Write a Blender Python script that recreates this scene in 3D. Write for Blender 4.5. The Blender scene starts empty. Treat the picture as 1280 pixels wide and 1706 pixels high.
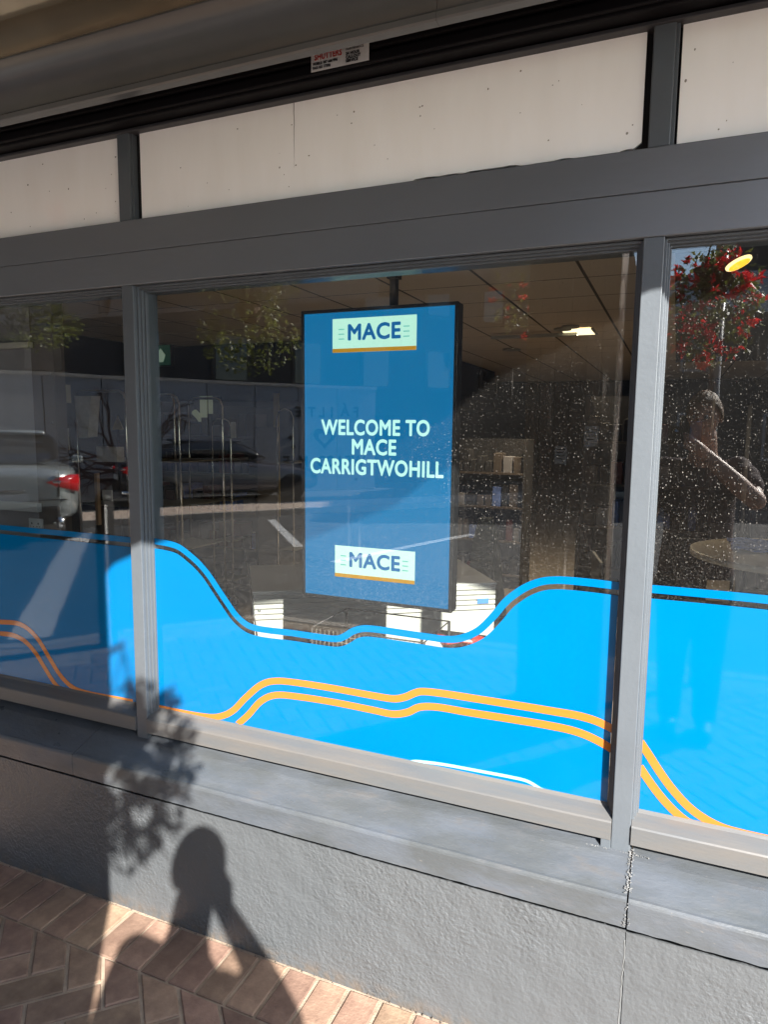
import bpy, bmesh, math, random
from mathutils import Vector, Matrix, noise
from math import radians as R, sin, cos, pi
random.seed(7)
scn = bpy.context.scene
COL = scn.collection

# ------------------------------------------------------------------ camera
EYE = Vector((0, -1.85, 1.70))
YAW, PITCH, ROLL, FPX = 0.400224, 0.121949, 0.01033958, 1140.0
PW, PH = 1280.0, 1706.0
_fw = Vector((-sin(YAW)*cos(PITCH), cos(YAW)*cos(PITCH), -sin(PITCH)))
_r0 = Vector((cos(YAW), sin(YAW), 0)); _u0 = _r0.cross(_fw)
_r = _r0*cos(ROLL)+_u0*sin(ROLL); _u = -_r0*sin(ROLL)+_u0*cos(ROLL)
cd = bpy.data.cameras.new('camera'); cam = bpy.data.objects.new('camera', cd); COL.objects.link(cam)
M4 = Matrix((( _r.x,_u.x,-_fw.x,EYE.x),(_r.y,_u.y,-_fw.y,EYE.y),(_r.z,_u.z,-_fw.z,EYE.z),(0,0,0,1)))
cam.matrix_world = M4
cd.sensor_fit = 'VERTICAL'; cd.sensor_height = 36.0; cd.lens = FPX/PH*36.0
cd.clip_start = 0.01; cd.clip_end = 500
scn.camera = cam
scn.render.resolution_x = 769; scn.render.resolution_y = 1024

# ------------------------------------------------------------------ sky, sun, exposure
SUN = Vector((-.790, 1.0, -.805)).normalized()          # direction the light travels
elev = math.asin(-SUN.z); tosun = -SUN
w = bpy.data.worlds.new('World'); scn.world = w; w.use_nodes = True
nt = w.node_tree; bg = nt.nodes['Background']; sky = nt.nodes.new('ShaderNodeTexSky')
sky.sky_type = 'NISHITA'; sky.sun_disc = False
sky.sun_elevation = elev; sky.sun_rotation = math.atan2(tosun.x, tosun.y)
sky.dust_density = .6; sky.ozone_density = 2.0
nt.links.new(sky.outputs[0], bg.inputs[0]); bg.inputs[1].default_value = 0.10
sd = bpy.data.lights.new('sun', 'SUN'); sd.energy = 5.0; sd.angle = R(.53); sd.color = (1, .95, .885)
so = bpy.data.objects.new('sun', sd); COL.objects.link(so)
so.rotation_euler = SUN.to_track_quat('-Z', 'Y').to_euler(); so.location = (3, -4, 6)
scn.view_settings.view_transform = 'Standard'; scn.view_settings.look = 'None'
scn.view_settings.exposure = 2.05; scn.view_settings.gamma = 1; scn.view_settings.use_curve_mapping = False
scn.render.engine = 'CYCLES'
scn.cycles.max_bounces = 10; scn.cycles.transparent_max_bounces = 24

def ray(x, y): return (_fw*FPX + _r*(x-PW/2) - _u*(y-PH/2)).normalized()
def at(x, y, Y=0.0):
    d = ray(x, y); return EYE + d*((Y-EYE.y)/d.y)
GY = 0.05                                               # depth of the glass face
def mir(x, y, Y):
    h = at(x, y, GY); d = ray(x, y); d.y = -d.y
    return h + d*((Y-h.y)/d.y)

# ------------------------------------------------------------------ materials
def mat(name, col, rough=.5, metal=0., bump=0., bscale=60., var=0., vscale=8., var_col=None, coat=0., ior=1.5, emis=None, es=1., stretch=None, spec=None, detail=4):
    m = bpy.data.materials.new(name); m.use_nodes = True
    t = m.node_tree; b = t.nodes['Principled BSDF']
    b.inputs['Base Color'].default_value = (*col, 1); b.inputs['Roughness'].default_value = rough
    b.inputs['Metallic'].default_value = metal; b.inputs['IOR'].default_value = ior
    b.inputs['Coat Weight'].default_value = coat; b.inputs['Coat Roughness'].default_value = .03
    if spec is not None: b.inputs['Specular IOR Level'].default_value = spec
    if emis: b.inputs['Emission Color'].default_value = (*emis, 1); b.inputs['Emission Strength'].default_value = es
    tc = t.nodes.new('ShaderNodeTexCoord'); mp = t.nodes.new('ShaderNodeMapping')
    t.links.new(tc.outputs['Object'], mp.inputs[0])
    if stretch: mp.inputs['Scale'].default_value = stretch
    if var or var_col:
        n = t.nodes.new('ShaderNodeTexNoise'); n.inputs['Scale'].default_value = vscale; n.inputs['Detail'].default_value = 6
        n.inputs['Roughness'].default_value = .6
        t.links.new(mp.outputs[0], n.inputs['Vector'])
        cr = t.nodes.new('ShaderNodeMapRange'); cr.inputs[1].default_value = .32; cr.inputs[2].default_value = .68
        t.links.new(n.outputs['Fac'], cr.inputs[0])
        mx = t.nodes.new('ShaderNodeMix'); mx.data_type = 'RGBA'
        c2 = var_col if var_col else tuple(c*(1+var) for c in col)
        c1 = col if var_col else tuple(c*(1-var) for c in col)
        mx.inputs[6].default_value = (*c1, 1); mx.inputs[7].default_value = (*c2, 1)
        t.links.new(cr.outputs[0], mx.inputs[0]); t.links.new(mx.outputs[2], b.inputs['Base Color'])
    if bump:
        n = t.nodes.new('ShaderNodeTexNoise'); n.inputs['Scale'].default_value = bscale; n.inputs['Detail'].default_value = detail
        t.links.new(mp.outputs[0], n.inputs['Vector'])
        bp = t.nodes.new('ShaderNodeBump'); bp.inputs['Distance'].default_value = bump; bp.inputs['Strength'].default_value = 1
        t.links.new(n.outputs['Fac'], bp.inputs['Height']); t.links.new(bp.outputs[0], b.inputs['Normal'])
    return m

def rand_tint(m, amt=.25, hue=.02):
    """per-object value / hue variation"""
    t = m.node_tree; b = t.nodes['Principled BSDF']
    oi = t.nodes.new('ShaderNodeObjectInfo'); hs = t.nodes.new('ShaderNodeHueSaturation')
    mr = t.nodes.new('ShaderNodeMapRange'); mr.inputs[3].default_value = 1-amt; mr.inputs[4].default_value = 1+amt
    t.links.new(oi.outputs['Random'], mr.inputs[0]); t.links.new(mr.outputs[0], hs.inputs['Value'])
    m2 = t.nodes.new('ShaderNodeMath'); m2.operation = 'MULTIPLY'; m2.inputs[1].default_value = 7.13
    m3 = t.nodes.new('ShaderNodeMath'); m3.operation = 'FRACT'
    t.links.new(oi.outputs['Random'], m2.inputs[0]); t.links.new(m2.outputs[0], m3.inputs[0])
    mh = t.nodes.new('ShaderNodeMapRange'); mh.inputs[3].default_value = .5-hue; mh.inputs[4].default_value = .5+hue
    t.links.new(m3.outputs[0], mh.inputs[0]); t.links.new(mh.outputs[0], hs.inputs['Hue'])
    src = b.inputs['Base Color'].links
    if src: t.links.new(src[0].from_socket, hs.inputs['Color'])
    else: hs.inputs['Color'].default_value = b.inputs['Base Color'].default_value
    t.links.new(hs.outputs[0], b.inputs['Base Color'])
    return m

M = {}
M['frame'] = mat('grey gloss paint', (.082, .094, .106), .36, bump=.0006, bscale=70, var=.07, vscale=5, stretch=(1, 1, 1))
M['frame_top'] = mat('grey gloss paint, beam', (.086, .096, .110), .38, ior=2.0, bump=.0007, bscale=55, var=.08, vscale=4, stretch=(.35, 1, 1))
M['rail'] = mat('grey paint dusty', (.083, .088, .092), .42, bump=.0005, bscale=60, vscale=9, var_col=(.105, .098, .09), stretch=(.4, 3, 3))
M['black'] = mat('black gap', (.008, .008, .009), .8)
M['shutter'] = mat('black shutter slat', (.003, .0025, .0035), .6, spec=.2)
M['white_panel'] = mat('off white panel', (.94, .925, .905), .3, coat=.3, bump=.0006, bscale=6, vscale=3.5, var_col=(.90, .88, .85), stretch=(3, 1, .7))
M['fascia'] = mat('grey gloss metal fascia', (.085, .088, .09), .25, bump=.0006, bscale=4, var=.08, vscale=3)
M['soffit'] = mat('brown grey gloss soffit', (.34, .28, .185), .07, metal=.75, bump=.0010, bscale=3, var=.2, vscale=4, coat=.4)
M['chrome'] = mat('chrome', (.7, .7, .7), .18, 1)
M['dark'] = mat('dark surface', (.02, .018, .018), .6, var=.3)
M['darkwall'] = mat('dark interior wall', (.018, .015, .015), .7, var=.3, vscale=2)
M['ceil'] = mat('ceiling tile', (.75, .62, .50), .9, bump=.001, bscale=120)
M['grid'] = mat('ceiling grid', (.05, .038, .03), .6)
M['ifloor'] = mat('shop floor tiles', (.22, .19, .16), .4, var=.2)
M['lamp'] = mat('lit lamp', (.8, .7, .5), .5, emis=(1, .82, .5), es=.55)
M['exit'] = mat('lit exit sign', (.01, .05, .03), .5, emis=(.02, .10, .06), es=.05)
M['orange_lamp'] = mat('lit orange lamp', (.9, .5, .05), .5, emis=(1, .52, .03), es=.42)
M['orange_rim'] = mat('pale orange rim', (.9, .6, .2), .5, emis=(1, .75, .35), es=.5)
M['tvframe'] = mat('black screen casing', (.012, .012, .013), .35)
M['tv'] = mat('lit blue screen', (.005, .03, .06), .25, emis=(.0, .060, .145), es=.72)
M['tvlogo'] = mat('lit pale logo', (.1, .1, .1), .3, emis=(.23, .40, .33), es=.66)
M['tvtext'] = mat('lit pale text', (.1, .1, .1), .3, emis=(.25, .46, .42), es=.66)
M['tvnavy'] = mat('lit navy lettering', (.005, .03, .06), .3, emis=(.0, .05, .15), es=.66)
M['tvmint'] = mat('lit mint line', (.01, .05, .05), .3, emis=(.08, .26, .22), es=.66)
M['tvorange'] = mat('lit ochre band', (.1, .05, .0), .3, emis=(.20, .10, .006), es=.66)
M['vinyl'] = mat('sky blue vinyl', (.0, .108, .275), .04, bump=.00015, bscale=7, var=.03, vscale=3, ior=1.42)
M['vinyl_orange'] = mat('orange vinyl', (.40, .128, .02), .06, ior=1.55)
M['vinyl_white'] = mat('pale blue vinyl', (.30, .60, .72), .06, ior=1.55)
M['whitemetal'] = mat('white ribbed metal', (.42, .405, .37), .4)
M['yellow'] = mat('yellow plastic', (.035, .031, .007), .5, var=.2, vscale=20)  # base colour darkened so the sunlit floor sign looks shaded
M['blue_label'] = mat('blue label', (.05, .18, .45), .5)
M['red_stuff'] = mat('red plastic', (.35, .03, .02), .4)
M['darkred'] = mat('dark red carton', (.09, .012, .01), .5)
M['wire'] = mat('wire mesh', (.35, .33, .28), .4, .6)
M['tabletop'] = mat('pale wood table top', (.40, .27, .16), .35, var=.25, vscale=6, stretch=(1, 6, 1))
M['tableedge'] = mat('table edge', (.5, .44, .36), .4)
M['cloth'] = mat('blue cloth', (.09, .15, .40), .9, bump=.004, bscale=25, var=.3, vscale=30)
M['paper'] = mat('white paper', (.55, .55, .54), .8, var=.1, vscale=30)
M['ink'] = mat('black ink', (.01, .01, .012), .7)
M['redink'] = mat('red ink', (.35, .02, .02), .6)
M['greyboard'] = mat('grey lilac board', (.20, .19, .20), .5, var=.06)
M['brownboard'] = mat('brown board', (.07, .052, .04), .6, var=.1)
M['wood'] = mat('brown timber cladding', (.105, .072, .05), .6, var=.35, vscale=9, stretch=(4, 4, .4), bump=.002, bscale=20)
rand_tint(M['wood'], .3)
M['asphalt'] = mat('asphalt', (.055, .055, .056), .85, bump=.004, bscale=140, var=.25, vscale=1.2)
M['marking'] = mat('worn white road paint', (.55, .55, .54), .7, var=.2, vscale=20)
M['kerb'] = mat('pale kerb stone', (.33, .29, .25), .8, bump=.002, bscale=90, var=.15)
M['farpave'] = mat('tan paving', (.46, .36, .29), .85, bump=.002, bscale=60, var=.15, vscale=5)
M['hoarding'] = mat('pale grey render', (.25, .245, .255), .7, var=.08)
rand_tint(M['hoarding'], .08, .0)
M['darkfacade'] = mat('dark brown facade', (.045, .036, .033), .7, var=.2)
M['slate'] = mat('grey slate', (.45, .41, .37), .7, var=.2, vscale=20)
M['winglass'] = mat('window glass dark', (.02, .02, .022), .05, spec=.8)
M['yellowpost'] = mat('mustard painted post', (.26, .18, .03), .6)
M['silver'] = mat('silver car paint', (.42, .45, .44), .3, .5, coat=.8)
M['darkcar'] = mat('dark grey car paint', (.07, .07, .085), .3, .3, coat=.8)
M['tyre'] = mat('tyre rubber', (.015, .015, .015), .8)
M['taillight'] = mat('red tail lamp', (.5, .012, .015), .1, coat=1, emis=(.5, .01, .012), es=.25)
M['leaf'] = mat('yellow green leaf', (.17, .19, .045), .45, var=.45, vscale=14)
M['flower'] = mat('red petal', (.80, .03, .035), .5, var=.3, vscale=30)
M['basket'] = mat('coir basket', (.10, .06, .035), .9, bump=.01, bscale=40)
M['pole'] = mat('grey painted steel pole', (.16, .16, .17), .4)
M['skin'] = mat('skin', (.42, .24, .17), .5, bump=.0004, bscale=200)
M['hair'] = mat('light brown hair', (.17, .10, .05), .6, bump=.004, bscale=160, var=.3, vscale=60, stretch=(1, 1, .3))
M['shirt'] = mat('dark maroon grey t-shirt', (.055, .030, .035), .85, bump=.004, bscale=18)
M['jeans'] = mat('near black trousers', (.018, .018, .024), .85, bump=.003, bscale=20)
M['shoe'] = mat('black shoe', (.02, .02, .02), .5)
M['eye'] = mat('eye white', (.6, .6, .58), .2)
M['phone'] = mat('black phone', (.015, .015, .018), .15)

def translucent(m, f):
    t = m.node_tree; b = t.nodes['Principled BSDF']; out = [n for n in t.nodes if n.type == 'OUTPUT_MATERIAL'][0]
    tl = t.nodes.new('ShaderNodeBsdfTranslucent'); mx = t.nodes.new('ShaderNodeMixShader'); mx.inputs[0].default_value = f
    src = b.inputs['Base Color'].links
    if src: t.links.new(src[0].from_socket, tl.inputs[0])
    else: tl.inputs[0].default_value = b.inputs['Base Color'].default_value
    t.links.new(b.outputs[0], mx.inputs[1]); t.links.new(tl.outputs[0], mx.inputs[2]); t.links.new(mx.outputs[0], out.inputs[0])
translucent(M['leaf'], .5); translucent(M['flower'], .5)
# brick and mortar
M['brick'] = rand_tint(mat('red clay paver', (.150, .092, .064), .8, bump=.0022, bscale=110, vscale=16, var_col=(.265, .175, .122)), .25, .012)
M['sand'] = mat('jointing sand', (.30, .235, .175), .95, bump=.003, bscale=220, var=.3, vscale=10)

# painted stippled render of the wall
def plaster():
    m = mat('grey stippled render', (.150, .158, .163), .42)
    t = m.node_tree; b = t.nodes['Principled BSDF']
    tc = t.nodes.new('ShaderNodeTexCoord')
    def nz(s, d=3, ro=.5):
        n = t.nodes.new('ShaderNodeTexNoise'); n.inputs['Scale'].default_value = s; n.inputs['Detail'].default_value = d; n.inputs['Roughness'].default_value = ro
        t.links.new(tc.outputs['Object'], n.inputs['Vector']); return n.outputs['Fac']
    n1 = nz(95, 3); n2 = nz(14, 2); n3 = nz(3.2, 3)
    mr = t.nodes.new('ShaderNodeMapRange'); mr.inputs[1].default_value = .42; mr.inputs[2].default_value = .7; t.links.new(n3, mr.inputs[0])
    m1 = t.nodes.new('ShaderNodeMath'); m1.operation = 'MULTIPLY'
    t.links.new(n1, m1.inputs[0]); m0 = t.nodes.new('ShaderNodeMath'); m0.operation = 'MULTIPLY_ADD'; m0.inputs[1].default_value = .8; m0.inputs[2].default_value = .45
    t.links.new(mr.outputs[0], m0.inputs[0]); t.links.new(m0.outputs[0], m1.inputs[1])
    m2 = t.nodes.new('ShaderNodeMath'); m2.operation = 'MULTIPLY_ADD'; m2.inputs[1].default_value = 1.2
    t.links.new(n2, m2.inputs[0]); t.links.new(m1.outputs[0], m2.inputs[2])
    bp = t.nodes.new('ShaderNodeBump'); bp.inputs['Distance'].default_value = .0055
    t.links.new(m2.outputs[0], bp.inputs['Height']); t.links.new(bp.outputs[0], b.inputs['Normal'])
    mx = t.nodes.new('ShaderNodeMix'); mx.data_type = 'RGBA'; mx.inputs[6].default_value = (.066, .073, .079, 1); mx.inputs[7].default_value = (.080, .086, .090, 1)
    t.links.new(nz(2.2, 5), mx.inputs[0])
    sx_ = t.nodes.new('ShaderNodeSeparateXYZ'); t.links.new(tc.outputs['Object'], sx_.inputs[0])
    zr = t.nodes.new('ShaderNodeMapRange'); zr.inputs[1].default_value = .05; zr.inputs[2].default_value = .0; t.links.new(sx_.outputs['Z'], zr.inputs[0])
    nr_ = t.nodes.new('ShaderNodeMapRange'); nr_.inputs[1].default_value = .42; nr_.inputs[2].default_value = .62; t.links.new(nz(22, 6, .7), nr_.inputs[0])
    mm = t.nodes.new('ShaderNodeMath'); mm.operation = 'MULTIPLY'; t.links.new(zr.outputs[0], mm.inputs[0]); t.links.new(nr_.outputs[0], mm.inputs[1])
    m9 = t.nodes.new('ShaderNodeMix'); m9.data_type = 'RGBA'; m9.inputs[7].default_value = (.10, .083, .068, 1)
    t.links.new(mm.outputs[0], m9.inputs[0]); t.links.new(mx.outputs[2], m9.inputs[6])
    n8 = t.nodes.new('ShaderNodeMapRange'); n8.inputs[1].default_value = .60; n8.inputs[2].default_value = .75; n8.inputs[4].default_value = .35; t.links.new(nz(6, 6, .7), n8.inputs[0])
    m8 = t.nodes.new('ShaderNodeMix'); m8.data_type = 'RGBA'; m8.inputs[7].default_value = (.045, .048, .05, 1)
    t.links.new(n8.outputs[0], m8.inputs[0]); t.links.new(m9.outputs[2], m8.inputs[6]); t.links.new(m8.outputs[2], b.inputs['Base Color'])
    return m
M['plaster'] = plaster()

# weathered sill
def sillmat():
    m = mat('weathered grey sill paint', (.15, .155, .16), .4)
    t = m.node_tree; b = t.nodes['Principled BSDF']
    tc = t.nodes.new('ShaderNodeTexCoord'); mp = t.nodes.new('ShaderNodeMapping'); mp.inputs['Scale'].default_value = (1, 2.2, 2.2)
    t.links.new(tc.outputs['Object'], mp.inputs[0])
    def nz(s, d=6, ro=.6):
        n = t.nodes.new('ShaderNodeTexNoise'); n.inputs['Scale'].default_value = s; n.inputs['Detail'].default_value = d; n.inputs['Roughness'].default_value = ro
        t.links.new(mp.outputs[0], n.inputs['Vector']); return n.outputs['Fac']
    def mixc(f, a, c):
        mx = t.nodes.new('ShaderNodeMix'); mx.data_type = 'RGBA'
        t.links.new(f, mx.inputs[0])
        if isinstance(a, tuple): mx.inputs[6].default_value = (*a, 1)
        else: t.links.new(a, mx.inputs[6])
        mx.inputs[7].default_value = (*c, 1); return mx.outputs[2]
    def rng(s, a, c):
        r = t.nodes.new('ShaderNodeMapRange'); r.inputs[1].default_value = a; r.inputs[2].default_value = c; t.links.new(s, r.inputs[0]); return r.outputs[0]
    c = mixc(rng(nz(4), .40, .60), (.060, .066, .070), (.072, .082, .096))
    c = mixc(rng(nz(8), .56, .80), c, (.085, .080, .074))
    c = mixc(rng(nz(45), .68, .74), c, (.12, .118, .115))
    c = mixc(rng(nz(17), .72, .76), c, (.05, .05, .055))
    t.links.new(c, b.inputs['Base Color'])
    t.links.new(rng(nz(6), .1, 1.0), b.inputs['Roughness'])
    bp = t.nodes.new('ShaderNodeBump'); bp.inputs['Distance'].default_value = .0016
    t.links.new(nz(38), bp.inputs['Height']); t.links.new(bp.outputs[0], b.inputs['Normal'])
    return m
M['sill'] = sillmat()

# glass: thin clear pane, with dried drops and dust on its outer face
def glassmat(name, dirty):
    m = bpy.data.materials.new(name); m.use_nodes = True; t = m.node_tree
    for n in list(t.nodes): t.nodes.remove(n)
    L = t.links.new
    out = t.nodes.new('ShaderNodeOutputMaterial')
    tr = t.nodes.new('ShaderNodeBsdfTransparent'); tr.inputs[0].default_value = (.93, .95, .94, 1)
    gl = t.nodes.new('ShaderNodeBsdfGlossy'); gl.inputs['Roughness'].default_value = 0.0
    lw = t.nodes.new('ShaderNodeLayerWeight'); lw.inputs[0].default_value = .5
    pw = t.nodes.new('ShaderNodeMath'); pw.operation = 'POWER'; pw.inputs[1].default_value = 5; L(lw.outputs['Facing'], pw.inputs[0])
    fr = t.nodes.new('ShaderNodeMath'); fr.operation = 'MULTIPLY_ADD'; fr.inputs[1].default_value = .93; fr.inputs[2].default_value = .082
    L(pw.outputs[0], fr.inputs[0])
    mx = t.nodes.new('ShaderNodeMixShader')
    tc = t.nodes.new('ShaderNodeTexCoord')
    nw = t.nodes.new('ShaderNodeTexNoise'); nw.inputs['Scale'].default_value = 1.6; nw.inputs['Detail'].default_value = 1
    L(tc.outputs['Object'], nw.inputs['Vector'])
    bp = t.nodes.new('ShaderNodeBump'); bp.inputs['Distance'].default_value = .0012; L(nw.outputs['Fac'], bp.inputs['Height'])
    L(bp.outputs[0], gl.inputs['Normal'])
    L(fr.outputs[0], mx.inputs[0]); L(tr.outputs[0], mx.inputs[1]); L(gl.outputs[0], mx.inputs[2])
    if not dirty:
        L(mx.outputs[0], out.inputs[0]); return m
    di = t.nodes.new('ShaderNodeBsdfDiffuse'); di.inputs[0].default_value = (.72, .68, .62, 1)
    def math_(op, a, b=None, c=None):
        n = t.nodes.new('ShaderNodeMath'); n.operation = op
        for i, v in enumerate((a, b, c)):
            if v is None: continue
            if isinstance(v, (int, float)): n.inputs[i].default_value = v
            else: L(v, n.inputs[i])
        return n.outputs[0]
    def rng(s, a, b, c=0, d=1):
        r = t.nodes.new('ShaderNodeMapRange'); r.inputs[1].default_value = a; r.inputs[2].default_value = b
        r.inputs[3].default_value = c; r.inputs[4].default_value = d; L(s, r.inputs[0]); return r.outputs[0]
    def nz(s, sc=(1, 1, 1), d=3, ro=.5):
        mp = t.nodes.new('ShaderNodeMapping'); mp.inputs['Scale'].default_value = sc; L(tc.outputs['Object'], mp.inputs[0])
        n = t.nodes.new('ShaderNodeTexNoise'); n.inputs['Scale'].default_value = s; n.inputs['Detail'].default_value = d; n.inputs['Roughness'].default_value = ro
        L(mp.outputs[0], n.inputs['Vector']); return n.outputs['Fac']
    def drops(s, r, keep, sc=(1, 1, 1)):
        mp = t.nodes.new('ShaderNodeMapping'); mp.inputs['Scale'].default_value = sc; L(tc.outputs['Object'], mp.inputs[0])
        v = t.nodes.new('ShaderNodeTexVoronoi'); v.inputs['Scale'].default_value = s; v.inputs['Randomness'].default_value = 1
        L(mp.outputs[0], v.inputs['Vector'])
        sp = t.nodes.new('ShaderNodeSeparateColor'); L(v.outputs['Color'], sp.inputs[0])
        rad = math_('MULTIPLY', sp.outputs[1], r)                         # own radius for each drop
        hit = math_('LESS_THAN', v.outputs['Distance'], rad)
        k = math_('GREATER_THAN', sp.outputs[0], keep)
        return math_('MULTIPLY', math_('MULTIPLY', hit, k), sp.outputs[2])
    spx = t.nodes.new('ShaderNodeSeparateXYZ'); L(tc.outputs['Object'], spx.inputs[0])
    dens = rng(nz(2.2, d=2), .35, .65, .15, 1)
    right = rng(spx.outputs['X'], -1.1, -.55, .06, 1)                     # drops and streaks thicken towards the right
    a = math_('MULTIPLY', drops(115, .21, .12, (1, 1, .8)), .7)
    b = math_('MULTIPLY', drops(250, .33, .25, (1, 1, .6)), .5)
    c = math_('MULTIPLY', drops(45, .07, .6, (1, 1, .6)), .9)
    sp_ = math_('MULTIPLY', math_('MULTIPLY', math_('MAXIMUM', math_('MAXIMUM', a, b), c), dens), right)
    streak = math_('MULTIPLY', math_('MULTIPLY', rng(nz(70, (1, 1, .03), 2), .62, .74), rng(nz(5, (1, 1, .7), 2), .45, .7)), .07)
    streak = math_('MULTIPLY', streak, right)
    film = math_('MULTIPLY_ADD', rng(nz(1.7, d=5, ro=.65), .35, .75), .005, .003)
    low = math_('MULTIPLY', rng(spx.outputs['Z'], 1.55, .95), rng(nz(330, d=1), .52, .66))  # fine dust, denser lower down
    fine = math_('MULTIPLY', low, .05)
    total = math_('ADD', math_('ADD', math_('MULTIPLY', sp_, .35), streak), math_('ADD', film, fine))
    clampn = math_('MINIMUM', total, .8)
    m2 = t.nodes.new('ShaderNodeMixShader'); L(clampn, m2.inputs[0]); L(mx.outputs[0], m2.inputs[1]); L(di.outputs[0], m2.inputs[2])
    L(m2.outputs[0], out.inputs[0])
    return m
M['glass'] = glassmat('window glass with dried drops', True)
M['glass_in'] = glassmat('window glass clean face', False)

# ------------------------------------------------------------------ helpers
def link(o, parent=None):
    COL.objects.link(o)
    if parent: o.parent = parent
    return o
def obj(name, mesh, material, parent=None):
    mesh.name = name
    if material and not mesh.materials:
        for mm in (material if isinstance(material, (list, tuple)) else [material]): mesh.materials.append(mm)
    return link(bpy.data.objects.new(name, mesh), parent)
def tag(o, label=None, cat=None, group=None, kind=None):
    if label: o['label'] = label
    if cat: o['category'] = cat
    if group: o['group'] = group
    if kind: o['kind'] = kind
    return o
def empty(name, loc, label=None, cat=None, group=None, rz=0):
    o = bpy.data.objects.new(name, None); COL.objects.link(o); o.location = loc; o.rotation_euler = (0, 0, rz); o.empty_display_size = .1
    return tag(o, label, cat, group)
def pym(verts, faces):
    me = bpy.data.meshes.new('m'); me.from_pydata([tuple(v) for v in verts], [], faces); me.update(); return me
def bm_mesh(bm, smooth=False):
    bmesh.ops.recalc_face_normals(bm, faces=bm.faces)
    me = bpy.data.meshes.new('m'); bm.to_mesh(me); bm.free()
    if smooth:
        for p in me.polygons: p.use_smooth = True
    return me
def bm_box(bm, lo, hi, bev=0.0, rot=None):
    c = [(lo[i]+hi[i])/2 for i in range(3)]; s = [abs(hi[i]-lo[i]) for i in range(3)]
    tmp = bmesh.new(); bmesh.ops.create_cube(tmp, size=1)
    for v in tmp.verts: v.co = Vector((v.co.x*s[0], v.co.y*s[1], v.co.z*s[2]))
    if bev: bmesh.ops.bevel(tmp, geom=tmp.edges[:], offset=bev, segments=2, affect='EDGES', profile=.5)
    if rot is not None: bmesh.ops.transform(tmp, matrix=rot, verts=tmp.verts)
    bmesh.ops.translate(tmp, vec=c, verts=tmp.verts)
    me = bpy.data.meshes.new('t'); tmp.to_mesh(me); tmp.free(); bm.from_mesh(me); bpy.data.meshes.remove(me)
def box(name, lo, hi, m, parent=None, bev=0.0, off=(0, 0, 0)):
    bm = bmesh.new()
    lo = [lo[i]-off[i] for i in range(3)]; hi = [hi[i]-off[i] for i in range(3)]
    bm_box(bm, lo, hi, bev); return obj(name, bm_mesh(bm), m, parent)
def bm_tube(bm, pts, r, seg=8, cap=True):
    pts = [Vector(p) for p in pts]; rings = []
    rr = r if isinstance(r, (list, tuple)) else [r]*len(pts)
    for i, p in enumerate(pts):
        d = (pts[min(i+1, len(pts)-1)]-pts[max(i-1, 0)]).normalized()
        a = Vector((0, 0, 1)) if abs(d.z) < .9 else Vector((1, 0, 0))
        u = d.cross(a).normalized(); v = d.cross(u)
        rings.append([bm.verts.new(p+(u*cos(2*pi*k/seg)+v*sin(2*pi*k/seg))*rr[i]) for k in range(seg)])
    for a, b in zip(rings, rings[1:]):
        for k in range(seg): bm.faces.new((a[k], a[(k+1) % seg], b[(k+1) % seg], b[k]))
    if cap: bm.faces.new(rings[0]); bm.faces.new(rings[-1][::-1])
def tube(name, pts, r, m, parent=None, seg=8):
    bm = bmesh.new(); bm_tube(bm, pts, r, seg); return obj(name, bm_mesh(bm, True), m, parent)
def lathe(name, prof, m, parent=None, seg=24, loc=(0, 0, 0), axis='Z'):
    bm = bmesh.new(); rings = []
    for (r, z) in prof:
        ring = []
        for k in range(seg):
            a = 2*pi*k/seg
            p = (r*cos(a), r*sin(a), z) if axis == 'Z' else ((r*cos(a), z, r*sin(a)) if axis == 'Y' else (z, r*cos(a), r*sin(a)))
            ring.append(bm.verts.new(Vector(p)+Vector(loc)))
        rings.append(ring)
    for a, b in zip(rings, rings[1:]):
        for k in range(seg): bm.faces.new((a[k], a[(k+1) % seg], b[(k+1) % seg], b[k]))
    if prof[0][0] > 1e-4: bm.faces.new(rings[0])
    if prof[-1][0] > 1e-4: bm.faces.new(rings[-1][::-1])
    bmesh.ops.remove_doubles(bm, verts=bm.verts, dist=1e-5)
    return obj(name, bm_mesh(bm, True), m, parent)
def prism_xz(name, poly, y0, y1, m, parent=None):
    """closed outline in x,z given thickness along y (y0 = outer face)"""
    bm = bmesh.new()
    a = [bm.verts.new((x, y0, z)) for x, z in poly]; b = [bm.verts.new((x, y1, z)) for x, z in poly]
    f = bm.faces.new(a); g = bm.faces.new(b[::-1]); n = len(a)
    for i in range(n): bm.faces.new((a[i], a[(i+1) % n], b[(i+1) % n], b[i]))
    bmesh.ops.triangulate(bm, faces=[f, g])
    return obj(name, bm_mesh(bm), m, parent)
def strip_xz(name, top, bot, y0, y1, m, parent=None):
    n = len(top); V = []; F = []
    for (a, b) in zip(top, bot):
        V += [(a[0], y0, a[1]), (b[0], y0, b[1]), (a[0], y1, a[1]), (b[0], y1, b[1])]
    for i in range(n-1):
        p, q = 4*i, 4*i+4
        F += [(p, p+1, q+1, q), (p+2, q+2, q+3, p+3), (p, q, q+2, p+2), (p+1, p+3, q+3, q+1)]
    F += [(0, 2, 3, 1), (4*n-4, 4*n-3, 4*n-1, 4*n-2)]
    return obj(name, pym(V, F), m, parent)
def smoothpts(P, n=6):
    """Catmull-Rom through P"""
    out = []; Q = [P[0]]+list(P)+[P[-1]]
    for i in range(1, len(Q)-2):
        for k in range(n):
            t = k/n; a, b, c, d = Q[i-1], Q[i], Q[i+1], Q[i+2]
            out.append(tuple(.5*((2*b[j])+(-a[j]+c[j])*t+(2*a[j]-5*b[j]+4*c[j]-d[j])*t*t+(-a[j]+3*b[j]-3*c[j]+d[j])*t**3) for j in range(2)))
    out.append(tuple(P[-1])); return out
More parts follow.
